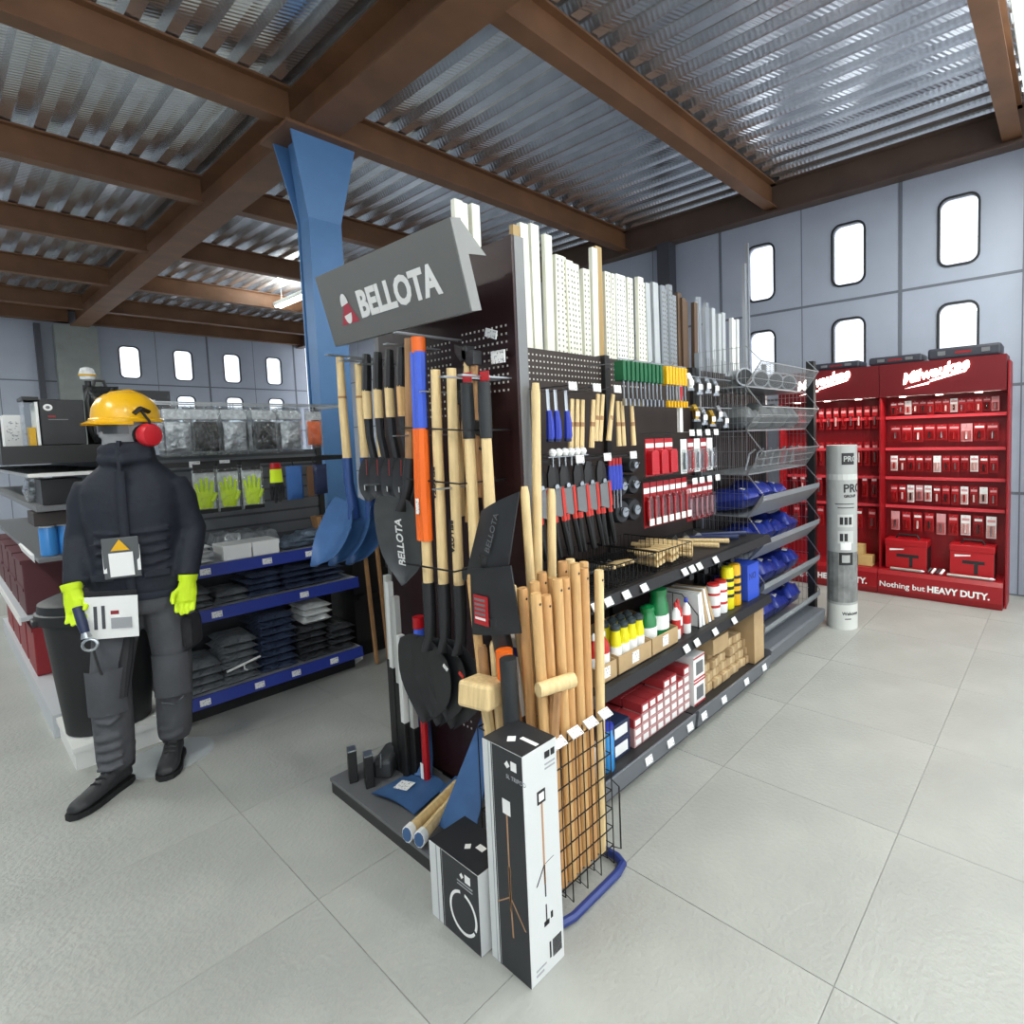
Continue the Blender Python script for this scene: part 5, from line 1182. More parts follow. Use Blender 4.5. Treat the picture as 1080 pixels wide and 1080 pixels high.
# ================================================================ shelving behind the mannequin, running away
LU = thing('accessory_shelving', 'tall shelving with black top board behind the mannequin head', 'shelving', (.56, 5.6, 0))
part('base', MB().bx(.36, .80, 4.40, 7.4, 0, .13), WSH, LU)
part('spine', MB().bx(.76, .80, 4.42, 7.4, .13, 1.62), DARK, LU)
part('top_board', MB().bx(.27, .80, 4.40, 7.4, 1.535, 1.635), BLACK, LU)
part('shelf', MB().bx(.36, .76, 4.40, 7.4, 1.462, 1.482), WHITE, LU); part('shelf', MB().bx(.38, .76, 4.42, 7.4, 1.27, 1.30), GREYG, LU)
s = part('shelf', MB().bx(.37, .76, 4.44, 7.4, .985, 1.01), GREYG, LU); part('price_rail', MB().prism([(.37, 1.015), (.358, 1.01), (.37, .965)], 4.62, 5.3, 'y'), CARD, s)
s = part('shelf', MB().bx(.33, .76, 5.2, 7.4, .52, .545), WSH, LU); part('price_rail', MB().bx(.322, .33, 5.2, 7.4, .50, .55), CARD, s)
part('bracket', MB().prism([(.50, 1.27), (.56, 1.27), (.53, 1.16)], 4.405, 4.42, 'y'), WHITE, LU)
z = 1.637
t = thing('speaker_box', 'black box with round white logo on the black top board', 'box', (.52, 4.58, z))
part('body', MB().bx(.435, .615, 4.46, 4.72, z, z+.255), BLACKM, t, bevel=.004)
mb = MB(Matrix.Translation((.467, 4.459, z+.21)) @ Matrix.Rotation(R_(90), 4, 'X')); mb.lathe([(.019,0),(.019,.001),(.0,.0012)], n=20); part('logo_disc', mb, CARD, t); mb = MB(Matrix.Translation((.467, 4.4575, z+.21)) @ Matrix.Rotation(R_(90), 4, 'X')); mb.lathe([(.009,0),(.009,.0006)], n=12); part('logo_mark', mb, GREYG, t)
part('red_print', MB().bx(.465, .495, 4.4585, 4.46, z+.155, z+.165), REDK, t); part('print', MB().bx(.465, .545, 4.4585, 4.46, z+.14, z+.145), GREYG, t)
t = thing('clear_case', 'white and clear upright case left of the black box', 'case', (.40, 4.6, z))
part('case', MB().bx(.375, .43, 4.48, 4.70, z, z+.25), CLEAR, t); part('lid', MB().bx(.37, .435, 4.47, 4.71, z+.25, z+.268), BLACK, t); part('insert', MB().bx(.39, .415, 4.50, 4.6, z, z+.10), YELP, t); part('panel', MB().bx(.418, .43, 4.476, 4.68, z, z+.24), CARD, t)
for i in range(5):
    y = 5.2+i*.3; carton(.34, .42, y, y+.16, z, z+.20-.02*i, (CARD, BLACKM, GREEN, CARD, BLACKM)[i], '%s small carton on the black top board left of the clear case' % bw[i], 'small cartons on the top board', TAG)
t = thing('tool_backpack', 'black upright backpack on the black top board behind the helmet', 'bag', (.70, 4.55, z))
part('bag', MB().pillow(.16, .36, .16, 61, 8, 8, .5, .4).xf(Matrix.Translation((.71, 4.62, z+.165)) @ Matrix.Rotation(R_(90), 4, 'X')), BLK, t, True)
part('strap', MB().tube([(.655, 4.50, z+.33), (.63, 4.47, z+.25), (.635, 4.47, z+.08), (.66, 4.50, z+.01)], .012, 6, ry=.006), BLACK, t, True); part('strap', MB().tube([(.75, 4.50, z+.33), (.77, 4.47, z+.25), (.765, 4.47, z+.08), (.74, 4.50, z+.01)], .012, 6, ry=.006), BLACK, t, True)
part('handle', MB().tube([(.68, 4.58, z+.34), (.69, 4.58, z+.38), (.73, 4.58, z+.38), (.74, 4.58, z+.34)], .008, 6), BLACK, t)
t = thing('head_torch', 'silver and white lantern standing on a dark stem above the backpack', 'lantern', (.69, 4.86, z))
part('stem', MB().cyl((.70, 4.86, z), (.70, 4.86, z+.40), .016, n=10), BLACK, t, True); part('lens', MB().lathe([(.02,0),(.035,.01),(.04,.05),(.03,.08),(.01,.09)], (.70, 4.86, z+.40), 14), PACKW, t, True); part('ring', MB().lathe([(.03,.03),(.043,.032),(.043,.042),(.03,.045)], (.70, 4.86, z+.40), 14), YELP, t, True)
t = thing('dark_sign', 'dark board standing behind the helmet on the shelving top', 'sign', (.95, 4.72, 1.88))
part('board', MB().bx(.72, 1.08, 4.72, 4.75, 1.84, 1.98), mat('sign_dark', '#2a2b30', .5), t); part('post', MB().bx(.775, .795, 4.755, 4.775, z, 1.95), BLACK, t)
carton(.41, .58, 4.46, 4.72, 1.302, 1.445, BLACKM, 'dark carton on the grey shelf behind the mannequin shoulder', None, None)
t = thing('wrapped_tool', 'clear wrapped silver tool left of the dark carton on the grey shelf', 'pack', (.39, 4.9, 1.302)); part('film', MB().pillow(.10, .16, .14, 71, rough=.8).xf(Matrix.Translation((.42, 4.85, 1.302))), CLRB, t, True); part('tool', MB().pillow(.06, .10, .10, 72, rough=.8).xf(Matrix.Translation((.42, 4.85, 1.315))), SILV, t, True)
carton(.37, .54, 4.47, 4.75, 1.012+.175, 1.262, mat('carton_brownblack', '#3a322f', .5), 'flat dark brown carton above the blue cans', None, None)
CANB2 = mat('can_sky', '#3f8ed6', .3, coat=.4)
for i, (x, y) in enumerate(((.425, 4.53), (.50, 4.55))):
    t = thing('blue_can', 'sky blue can on the white shelf left of the mannequin arm, %s' % ('left', 'right')[i], 'can', (x, y, 1.012), group='blue cans')
    part('body', MB().lathe([(.036,0),(.038,.005),(.038,.155),(.036,.16)], (x, y, 1.012), 16), CANB2, t, True); part('lid', MB().lathe([(.034,.16),(.034,.168),(.03,.17)], (x, y, 1.012), 16), CARD, t, True)
MRN = mat('crate_maroon', '#5a2a30', .55); RDC = mat('crate_red', '#8c1a22', .5)
for i in range(4):
    y = 5.25+i*.5
    t = thing('maroon_crate', 'dark maroon crate on the lower white shelf behind the bin, %s from the front' % bw[i], 'crate', (.5, y+.2, .547), group='maroon crates')
    part('body', MB().bx(.36, .72, y, y+.42, .547, .90), MRN, t, bevel=.006); part('rim', MB().bx(.352, .728, y-.006, y+.426, .88, .905), MRN, t); part('rib', MB().bx(.354, .36, y+.02, y+.4, .70, .72), MRN, t)
    t = thing('red_crate', 'red crate on the white base behind the bin, %s from the front' % bw[i], 'crate', (.5, y+.2, .132), group='red crates')
    part('body', MB().bx(.38, .72, y, y+.42, .132, .45), RDC, t, bevel=.006); part('rim', MB().bx(.372, .728, y-.006, y+.426, .43, .455), RDC, t); part('label_card', MB().bx(.45, .50, y-.002, y, .28, .34), CARD, t)
BINB = mat('bin_black', '#1d1e20', .5, 0, .1, 5)
t = thing('black_bin', 'large tapering black plastic bin behind the mannequin', 'bin', (.55, 4.07, .12))
part('body', MB().lathe([(.17,0),(.175,.004),(.225,.62),(.235,.63),(.235,.66),(.215,.66),(.165,.02)], (.55,4.07,.122), 28), BINB, t, True); part('rim', MB().lathe([(.23,.60),(.25,.605),(.25,.655),(.232,.665)], (.55,4.07,.122), 28), BINB, t, True)
part('lid', MB().lathe([(.24,.662),(.235,.70),(.18,.725),(.02,.735)], (.55,4.07,.122), 28), BINB, t, True)
for s in (-1, 1): part('handle', MB().box((.55+s*.245, 4.07, .74), (.03, .10, .03)), BINB, t, bevel=.006)
t = thing('white_plinth', 'low white plinth under the black bin', 'plinth', (.58, 4.05, 0)); part('deck', MB().bx(.37, .79, 3.84, 4.38, .095, .12), WHITE, t); part('front', MB().bx(.38, .78, 3.85, 3.862, 0, .095), WHITE, t); part('side', MB().bx(.38, .392, 3.862, 4.37, 0, .095), WHITE, t); part('side', MB().bx(.768, .78, 3.862, 4.37, 0, .095), WHITE, t)

# ---- dark rack of stakes between the clothing shelves and the blue column
t = thing('stake_rack', 'low dark rack with brown wooden stakes in the shade beside the blue column', 'rack', (2.2, 4.25, 0))
part('body', MB().bx(1.92, 2.6, 4.08, 4.52, .12, .95), DARK, t); part('plinth', MB().bx(1.94, 2.58, 4.12, 4.5, 0, .12), BLACK, t)
part('shelf', MB().bx(1.92, 2.6, 4.0, 4.08, .45, .48), DARK, t); part('shelf', MB().bx(1.92, 2.6, 4.0, 4.08, .93, .96), DARK, t)
for i in range(6):
    x = 1.95 + i*.09
    single('wooden_stake', MB().tube([(x, 3.86, .012), (x+.01, 3.985, 1.08+.04*(i % 3))], .016, 6), WOODD, 'brown wooden stake leaning on the dark rack, %s from the left' % NTH[i], 'stake', 'wooden stakes on the dark rack')
# ================================================================ dressed shop mannequin
MN = thing('mannequin', 'mannequin in yellow helmet, navy jacket and grey work trousers', 'mannequin', (.635, 3.54, 0), R_(-25))
def LP(name, mb, m_, parent=MN, smooth=True, **k): return part(name, mb, m_, parent, smooth, w=False, **k)
def ring(z, rx, ry, cx=0, cy=0, n=28, sq=2.4):
    o = []
    for j in range(n):
        a = 2*math.pi*j/n; c, s = math.cos(a), math.sin(a)
        k = (abs(c)**sq + abs(s)**sq) ** (-1/sq); o.append((cx+rx*c*k, cy+ry*s*k, z))
    return o
SKIN = mat('mannequin_grey', '#8f9193', .45)
NAVY = mat('jacket_navy', '#171c28', .75, 0, .14, 9, .35, 14)
TROU = mat('trouser_grey', '#4c4d51', .8, 0, .12, 10, .35, 16)
TRB = mat('trouser_black', '#232326', .8, 0, .1, 10, .3, 20)
BOOT = mat('boot_black', '#2a2b2d', .6, 0, .15, 14, .2, 30)
# body: one continuous figure under the clothes
mb = MB()
mb.loft([ring(z, rx, ry, 0, cy) for z, rx, ry, cy in ((.86,.12,.09,0),(.95,.14,.10,0),(1.1,.125,.095,0),(1.3,.155,.105,0),(1.44,.165,.095,0),(1.50,.10,.075,0),(1.54,.055,.055,-.005),(1.62,.052,.056,-.012))])
HM = Matrix.Translation((0,-.012,0)) @ Matrix.Rotation(R_(-42), 4, 'Z')
hd = MB(HM); hd.loft([ring(z, rx, ry, 0, cy, 24, 2.0) for z, rx, ry, cy in ((1.565,.03,.035,-.055),(1.585,.048,.062,-.04),(1.62,.062,.085,-.015),(1.66,.071,.094,-.005),(1.70,.075,.098,0),(1.74,.076,.098,.003),(1.78,.068,.088,.005),(1.81,.045,.06,.006),(1.825,.015,.02,.006))])
hd.tube([(0,-.094,1.70),(0,-.112,1.665),(0,-.100,1.655)], [.008,.014,.012], 8)        # nose
hd.tube([(-.02,-.092,1.63),(0,-.100,1.63),(.02,-.092,1.63)], [.006,.008,.006], 8)     # lips
for s in (-1, 1): hd.tube([(s*.072,.01,1.72),(s*.082,.015,1.69),(s*.074,.008,1.655)], [.01,.016,.008], 8)  # ears
mb.v_ = None
o = len(mb.v); mb.v += hd.v; mb.f += [tuple(i+o for i in q) for q in hd.f]
for s, hip, kn, an in ((-1,(-.09,0,.88),(-.12,-.09,.50),(-.13,-.085,.09)), (1,(.09,0,.88),(.095,.0,.5),(.055,.085,.09))):
    mb.tube([hip, tuple(Vector(hip).lerp(Vector(kn), .5)), kn, tuple(Vector(kn).lerp(Vector(an), .4)), an], [.075,.068,.05,.05,.035], 14)
for s, el, wr in ((-1,(-.212,.02,1.18),(-.207,-.10,.97)), (1,(.213,.02,1.18),(.20,-.085,.945))):
    mb.tube([(s*.165,0,1.44), tuple(Vector((s*.165,0,1.44)).lerp(Vector(el), .5)), el, wr], [.05,.045,.038,.028], 12)
bd = LP('body', mb, SKIN); freeze(bd, .010, 4)
# jacket with sleeves and standing collar
mb = MB()
mb.loft([ring(z, rx, ry, 0, cy) for z, rx, ry, cy in ((.895,.178,.128,0),(.93,.188,.136,0),(1.0,.186,.136,0),(1.10,.178,.132,0),(1.2,.180,.135,-.004),(1.32,.192,.141,-.006),(1.41,.196,.130,-.002),(1.47,.168,.110,0),(1.525,.115,.095,.002),(1.55,.095,.09,-.004)) ])
mb.loft([ring(z, rx, ry, 0, cy) for z, rx, ry, cy in ((1.50,.10,.092,0),(1.56,.100,.098,-.012),(1.60,.098,.100,-.018),(1.635,.088,.092,-.018))])
mb.tube([(-.10,-.06,1.555),(0,-.115,1.55),(.10,-.06,1.565)], [.022,.028,.022], 10)   # folds under the collar
mb.tube([(-.10,-.05,1.60),(0,-.118,1.60),(.10,-.05,1.61)], [.018,.02,.018], 10)
for s, el, wr in ((-1,(-.214,.02,1.19),(-.206,-.10,.985)), (1,(.216,.02,1.19),(.200,-.085,.965))):
    sh = Vector((s*.145,0,1.435)); e = Vector(el); w_ = Vector(wr)
    mb.tube([sh, sh.lerp(e,.35)+Vector((s*.012,0,0)), sh.lerp(e,.7), e, e.lerp(w_,.35), e.lerp(w_,.7), w_], [.070,.068,.062,.060,.057,.052,.047], 16)
# cloth wrinkles across belly and sleeves
for q in range(5): mb.tube([(-.16,-.115-.004*q,1.02+.05*q),(-.05,-.139,1.03+.045*q),(.08,-.139,1.01+.05*q),(.16,-.11,1.035+.045*q)], .006, 6)
jk = LP('jacket', mb, NAVY); freeze(jk, .011, 3)
LP('zip_flap', MB().tube([(-.005,-.146,1.50),(-.004,-.156,1.38),(-.004,-.151,1.2),(-.002,-.148,1.05),(0,-.144,.91)], .018, 6, ry=.008, up=(0,1,0)), NAVY, jk)
LP('collar_edge', MB().tube([(-.004,-.118,1.64),(-.01,-.124,1.57),(-.006,-.13,1.49)], .010, 6), NAVY, jk)
for s in (-1, 1): LP('pocket_flap', MB().box((s*.10,-.138,1.01), (.10,.01,.03), (0,0,s*.35)), NAVY, jk, False, bevel=.004)
LP('hem_band', MB().loft([ring(.885,.182,.132), ring(.905,.190,.138), ring(.92,.188,.136)]), mat('jacket_band', '#1d2230', .8), jk)
# trousers
mb = MB()
mb.loft([ring(z, rx, ry) for z, rx, ry in ((.99,.158,.118),(.92,.168,.126),(.86,.168,.125),(.81,.150,.115))])
legs = ((-1,(-.088,-.005,.86),(-.122,-.095,.50),(-.128,-.085,.10)), (1,(.088,0,.86),(.098,.0,.5),(.060,.085,.12)))
for s, hip, kn, an in legs:
    h_, k_, a_ = Vector(hip), Vector(kn), Vector(an)
    mb.tube([h_, h_.lerp(k_,.3), h_.lerp(k_,.7), k_, k_.lerp(a_,.3), k_.lerp(a_,.65), k_.lerp(a_,.9), a_], [.092,.090,.080,.077,.076,.074,.072,.066], 18)
    for q in range(4): mb.tube([a_+Vector((-.05,-.075,.03+q*.045)), a_+Vector((0,-.086,.02+q*.05)), a_+Vector((.05,-.07,.035+q*.045))], .012, 6)
    for q in range(3): mb.tube([k_+Vector((-.05,-.07,-.06-q*.04)), k_+Vector((0.01,-.086,-.07-q*.045)), k_+Vector((.05,-.065,-.05-q*.04))], .010, 6)
tr = LP('trousers', mb, TROU); freeze(tr, .011, 3)
for s, hip, kn, an in legs:
    k_ = Vector(kn)
    def kp(u, v): a = -math.pi/2 + (u-.5)*1.9; r_ = .089 + .006*math.sin(u*math.pi)*math.sin(v*math.pi); return (k_.x + r_*math.cos(a), k_.y + r_*math.sin(a), k_.z + .09 - v*.21)
    LP('knee_patch', MB().grid(kp, 10, 6), mat('patch_grey', '#47484c', .85, 0, .1, 10, .2, 20), tr)
for s in (1,): LP('cargo_pocket', MB().pillow(.13,.17,.05,5).xf(Matrix.Translation((.165,-.02,.68)) @ Matrix.Rotation(R_(75),4,'Z') @ Matrix.Rotation(R_(90),4,'X')), TRB, tr)
LP('side_panel', MB().tube([(-.035,-.10,.72),(-.05,-.13,.6),(-.06,-.16,.45)], [.02,.026,.016], 8, ry=.02), TRB, tr)
# boots
def boot(hx, hy, yaw):
    M = Matrix.Translation((hx, hy, 0)) @ Matrix.Rotation(yaw, 4, 'Z'); mb = MB(M)
    secs = [(.03,.030,.0,.11,.05),(.0,.042,.0,.135,.05),(-.05,.042,.0,.125,.05),(-.11,.044,.0,.095,.045),(-.17,.050,.0,.075,.04),(-.22,.048,.0,.065,.035),(-.245,.034,.0,.055,.03),(-.255,.016,.0,.04,.02)]
    rings = []
    for y, w_, z0, z1, _ in secs:
        rings.append([(w_*math.cos(a)*(1 if math.sin(a) < 0 else .9), y, z0+.022+(z1-z0-.02)*(.5+.5*math.sin(a))) for a in [2*math.pi*j/16 for j in range(16)]])
    mb.loft(rings); mb.tube([(0,.0,.09),(0,.008,.15),(0,.01,.20)], [.052,.05,.054], 16)
    b_ = LP('boot', mb, BOOT); freeze(b_, .007, 2)
    sl = MB(M); sl.prism([(.0,.045),(.03,.035),(.044,.0),(.044,-.08),(.053,-.17),(.048,-.22),(.028,-.255),(0,-.265),(-.028,-.255),(-.048,-.22),(-.053,-.17),(-.044,-.08),(-.044,.0),(-.03,.035)], .002, .026, 'z'); LP('sole', sl, mat('sole_black', '#18181a', .7), b_, False)
    lc = MB(M)
    for q in range(5): y = -.03-.026*q; lc.tube([(-.022,y,.128-.011*q),(0,y-.004,.137-.011*q),(.022,y,.128-.011*q)], .004, 5)
    LP('laces', lc, BLACK, b_)
boot(-.112, -.085, R_(-26)); boot(.052, .10, R_(4))
# gloves: palm, four fingers and a thumb
GLV = mat('glove_yellow', '#cdea1e', .65, 0, .06, 12, .2, 40)
def glove(w, dirn, side, curl):
    w = Vector(w); d_ = Vector(dirn).normalized(); ac = Vector((side,.25,0)); ac = (ac - d_*ac.dot(d_)).normalized(); nf = d_.cross(ac).normalized()
    if nf.y > 0: nf = -nf
    mb = MB()
    mb.tube([w-d_*.03, w, w+d_*.05, w+d_*.095], [.036,.034,.043,.040], 14, ry=[.034,.028,.022,.018], up=nf)
    for k, (off, ln) in enumerate(((-.032,.058),(-.011,.070),(.010,.066),(.031,.050))):
        b_ = w+d_*.088+ac*off; j1 = b_+d_*ln*.5+nf*curl*.3; j2 = b_+d_*ln*.85+nf*curl*.9; j3 = b_+d_*ln+nf*curl*1.4
        mb.tube([b_-d_*.02, b_, j1, j2, j3], [.011,.0115,.011,.010,.007], 8)
    b_ = w+d_*.035-ac*.038*1; mb.tube([b_+ac*.012, b_-ac*.010+d_*.02+nf*.01, b_-ac*.014+d_*.05+nf*.024, b_-ac*.008+d_*.068+nf*.03], [.015,.014,.012,.009], 8)
    g_ = LP('glove', mb, GLV); freeze(g_, .0045, 2)
    LP('cuff', MB().tube([w-d_*.035, w-d_*.005], [.04,.037], 14, ry=[.037,.031], up=nf), GLV, g_)
glove((.205,-.105,.945), (-.12,-.15,-1), 1, .012)
glove((-.212,-.125,.965), (.18,-.28,-1), -1, .022)
# helmet with ear defender
HEL = mat('helmet_yellow', '#eab216', .3, coat=.3)
he = MB(HM); he.loft([ring(1.735+z, rx, ry, 0, .004, 28, 2.1) for z, rx, ry in ((0,.108,.132),(.02,.110,.134),(.06,.105,.128),(.10,.088,.108),(.125,.062,.078),(.138,.03,.04),(.141,.008,.01))])
hel = LP('helmet', he, HEL)
def brim(u, v): a = R_(180+20 + 140*u); r_ = 1 + v*.62*math.sin(u*math.pi)**.7*.62; return (.108*math.cos(a)*(1+v*.10), .132*math.sin(a)*r_+.004, 1.742 - v*.022)
bm_ = MB(HM); bm_.grid(brim, 16, 5); bm_.grid(lambda u, v: tuple(Vector(brim(u, v))-Vector((0,0,.006))), 16, 5); LP('brim', bm_, HEL, hel)
LP('rim', MB(HM).loft([ring(1.728,.112,.136,0,.004), ring(1.742,.114,.138,0,.004), ring(1.748,.109,.133,0,.004)]), HEL, hel)
LP('ridge', MB(HM).tube([(0,-.10,1.825),(0,-.05,1.865),(0,.02,1.880),(0,.08,1.86)], [.014,.02,.022,.014], 8, ry=.008), HEL, hel)
for s in (-1, 1):
    LP('arm_mount', MB(HM).tube([(s*.108,-.035,1.765),(s*.112,-.01,1.79),(s*.108,.03,1.775)], [.014,.022,.014], 8, ry=.010), BLACK, hel)
    LP('arm', MB(HM).tube([(s*.112,-.005,1.78),(s*.13,.015,1.73),(s*.122,.02,1.68)], .006, 6), BLACK, hel)
    cp = MB(HM); cp.tube([(s*.075,.022,1.665),(s*.10,.022,1.665),(s*.125,.022,1.665),(s*.138,.022,1.665),(s*.143,.022,1.665)], [.040,.050,.050,.042,.02], 18, ry=[.044,.056,.056,.048,.024]); LP('ear_cup', cp, mat('ear_red', '#c8222c', .4), hel)
    LP('ear_cushion', MB(HM).tube([(s*.070,.022,1.665),(s*.085,.022,1.665)], .048, 18, ry=.053), BLACK, hel)
gl = MB(HM); gl.grid(lambda u, v: (.088*math.sin((u-.5)*2.6), -.112*math.cos((u-.5)*2.2)+.004, 1.722-.048*v-.006*abs(u-.5)), 14, 4)
LP('safety_glasses', gl, mat('smoked_lens', '#2a2d30', .1, alpha=.75, coat=.6))
# badge and swing tag
bdg = LP('badge', MB().box((-.015,-.178,1.105), (.13,.006,.19), (R_(4),0,.08)), mat('badge_grey', '#55585a', .5), MN, False, bevel=.004, label='grey badge holder with yellow warning triangle')
LP('badge_card', MB().box((-.0155,-.182,1.075), (.085,.002,.11), (R_(4),0,.08)), CARD, bdg, False); LP('warning_triangle', MB().add([(-.050,-.187,1.14),(.018,-.187,1.14),(-.016,-.190,1.192)], [(0,1,2)]), YELP, bdg, False); LP('side_clip', MB().box((-.075,-.1815,1.10), (.012,.002,.12)), CARD, bdg, False); LP('side_clip', MB().box((.045,-.1745,1.10), (.012,.002,.12)), CARD, bdg, False)
tg = LP('swing_tag', MB().box((-.068,-.176,.835), (.19,.004,.20), (R_(6),R_(4),-.05)), CARD, MN, False, label='white printed product card on the trousers')
def tgp(x, z, w_, h_, m_, nm='print'): LP(nm, MB().box((-.068+x,-.1795-.0*x+.05*x*-1-.105*(z)*-1*.0, .835+z), (w_,.002,h_), (R_(6),R_(4),-.05)), m_, tg, False)
for x, z, w_, h_, m_ in ((-.058,.005,.012,.11,TROU),(-.030,.005,.012,.11,TROU),(-.044,.05,.04,.03,TROU),(.012,.055,.03,.022,TROU),(.055,.055,.03,.022,TROU),(.012,.022,.03,.018,RDC),(.055,.022,.03,.018,TROU),(.033,-.03,.075,.05,PGREY)): tgp(x, z, w_, h_, m_)
LP('tag_header', MB().box((-.068,-.168,.945), (.19,.004,.024), (R_(6),R_(4),-.05)), TRB, tg, False)
# torch held in the right hand
t = thing('torch', 'navy torch with silver loop hanging from the mannequin right hand', 'torch', (.36, 3.52, .70))
q = MN.matrix_basis
def mw(p): return tuple((Matrix.Translation((.635,3.54,0)) @ Matrix.Rotation(R_(-25),4,'Z')) @ Vector(p))
part('grip', MB().tube([mw((-.185,-.175,.90)), mw((-.165,-.20,.83)), mw((-.155,-.21,.79))], [.018,.019,.016], 10), NAVYB, t, True); part('head', MB().tube([mw((-.155,-.21,.79)), mw((-.150,-.215,.765))], [.014,.02], 10), GALV, t, True)
mb = MB(); c0 = Vector((-.138,-.225,.735)); mb.tube([mw(c0+Vector((.026*math.cos(a),0,.026*math.sin(a)))) for a in [2*math.pi*k/14 for k in range(15)]], .006, 6); part('loop', mb, GALV, t, True)
part('strap', MB().tube([mw((-.128,-.225,.71)), mw((-.115,-.225,.62)), mw((-.108,-.225,.59))], .005, 6), BLACK, t, True)
# clear base plate
single('base_plate', MB().lathe([(.19,.0),(.19,.0012),(.0,.0012)], (.70,3.62,.0004), 36), mat('acrylic', '#dfe6e8', .06, alpha=.35), 'clear round acrylic base plate under the mannequin boot', 'base', smooth=True)
# ================================================================ red wall display
RD = thing('red_display', 'red wall display stand with lit script logo and heavy duty slogan', 'display', (5.95, 1.42, 0))
bays_r = [(.43, 1.42), (1.425, 2.41)]
PINKL = mat('shelf_red_edge', '#d84048', .35)
for a, b in bays_r:
    part('back_panel', MB().bx(5.98, 6.0, a, b, .22, 1.88), REDK, RD)
    part('base', MB().prism([(5.98,0),(5.67,0),(5.64,.06),(5.65,.20),(5.68,.235),(5.98,.235)], a, b, 'y'), REDK, RD)
    hdr = part('header', MB().prism([(6.0,1.87),(5.72,1.87),(5.70,2.17),(6.0,2.17)], a, b, 'y'), mat('header_red', '#6a0d14', .4), RD)
    for k, y in enumerate((a+.2, a+.5, a+.8)): part('spot_lamp', MB().cyl((5.76, y, 1.869), (5.76, y, 1.862), .03, n=14), mat('spot_white', '#fff4e6', .4, emit=6), hdr)
    for z in (1.67, 1.37, 1.09, .815): 
        s = part('rail', MB().bx(5.90, 5.98, a+.01, b-.01, z, z+.012), REDK, RD)
        part('rail_edge', MB().bx(5.893, 5.90, a+.01, b-.01, z-.008, z+.02), PINKL, s)
    nm_ = 'logo'
    LIT = mat('logo_lit', '#fff6ea', .4, emit=5)
    Ml = frame(Vector((5.706, b-.20, 1.975)), (-.0134,-1,.20), (-.067,0,1))
    lg = part('logo', text_mesh('Milwaukee', .135, Ml, .003, .35, .004, .92), LIT, hdr, label='glowing white script logo')
    part('logo_bolt', MB().prism([(b-.22,1.935),(b-.42,1.965),(b-.40,1.975),(b-.70,2.05),(b-.71,2.07),(b-.42,1.998),(b-.44,1.988)], 5.699, 5.704), LIT, hdr)
    part('slogan', text_mesh('Nothing but ', .072, frame(Vector((5.637, a+.975, .085)), (0,-1,0), (.07,0,1)), .0008, 0, .0008, 1.1), CARD, RD)
    part('slogan', text_mesh('HEAVY DUTY.', .078, frame(Vector((5.637, a+.568, .085)), (0,-1,0), (.07,0,1)), .0008, 0, .003, .98), CARD, RD)
for y in (.415, 1.4225, 2.42): part('side_frame', MB().bx(5.74, 6.02, y-.006, y+.006, 0, 2.12), REDK, RD)
# small spots inside the header throw the red wash
for a, b in bays_r:
    l = bpy.data.lights.new('header_light', 'AREA'); l.shape = 'RECTANGLE'; l.size = .05; l.size_y = .9; l.energy = 3.5; l.color = (1, .93, .84)
    o = bpy.data.objects.new('header_light', l); COL.objects.link(o); o.parent = RD; o.location = Vector((5.78, (a+b)/2, 1.855)) - OFF[RD.name]; o.rotation_euler = (0, R_(25), 0)
CLP = clearmat('blister_clear', '#f6e2e0', .2, .12, .5, 30)
def blister(y, zt, w_, h_, card, cont, lab, grp):
    t = thing('blister_pack', lab, 'pack', (5.88, y, zt-h_), group=grp)
    part('card', MB().bx(5.90, 5.903, y-w_/2, y+w_/2, zt-h_, zt), card, t)
    part('blister', MB().prism([(y-w_*.4, zt-h_*.92), (y+w_*.4, zt-h_*.92), (y+w_*.4, zt-h_*.4), (y-w_*.4, zt-h_*.4)], 5.872, 5.90), CLP, t)
    part('tool', MB().tube([(5.888, y, zt-h_*.85), (5.888, y, zt-h_*.45)], [w_*.26, w_*.16], 8, ry=.008), cont, t, True)
    part('hook', MB().wire([(5.975, y, zt-.012), (5.865, y, zt-.012)], .003), GALV, t)
    part('print_band', MB().bx(5.8985, 5.90, y-w_*.4, y+w_*.4, zt-h_*.27, zt-h_*.15), PINKC if int(y*1000) % 3 else CARD, t)
PINKC = mat('pack_pink', '#d99a9c', .5)
random.seed(9)
rows = [(1.83, .066, .13, 14, 'top'), (1.60, .10, .155, 9, 'second'), (1.31, .07, .155, 12, 'third'), (1.03, .068, .16, 12, 'fourth'), (.77, .085, .19, 9, 'fifth')]
for zt, w_, h_, n_, rn in rows:
    for i in range(n_):
        y = .49 + (i+.5)*(.88/n_); blister(y, zt, w_*.88, h_*random.uniform(.9, 1.05), (RED, REDK, PINKC, RED, CARD)[random.randrange(5)], (GALV, BLACKM, CARD, RED)[i % 4], 'tool pack, right red bay, %s row, %s from the right' % (rn, NTH[i]), 'packs on the %s row of the right red bay' % rn)
for zt, w_, h_, n_, rn in [(1.80, .06, .22, 12, 'top'), (1.45, .06, .24, 12, 'second'), (1.12, .06, .22, 10, 'third'), (.78, .08, .2, 7, 'fourth')]:
    for i in range(n_):
        y = 1.47 + (i+.5)*(.9/n_); blister(y, zt, w_*.88, h_, RED, (GALV, RED, CARD)[i % 3], 'slim red pack, left red bay, %s row, %s from the right' % (rn, NTH[i]), 'packs on the %s row of the left red bay' % rn)
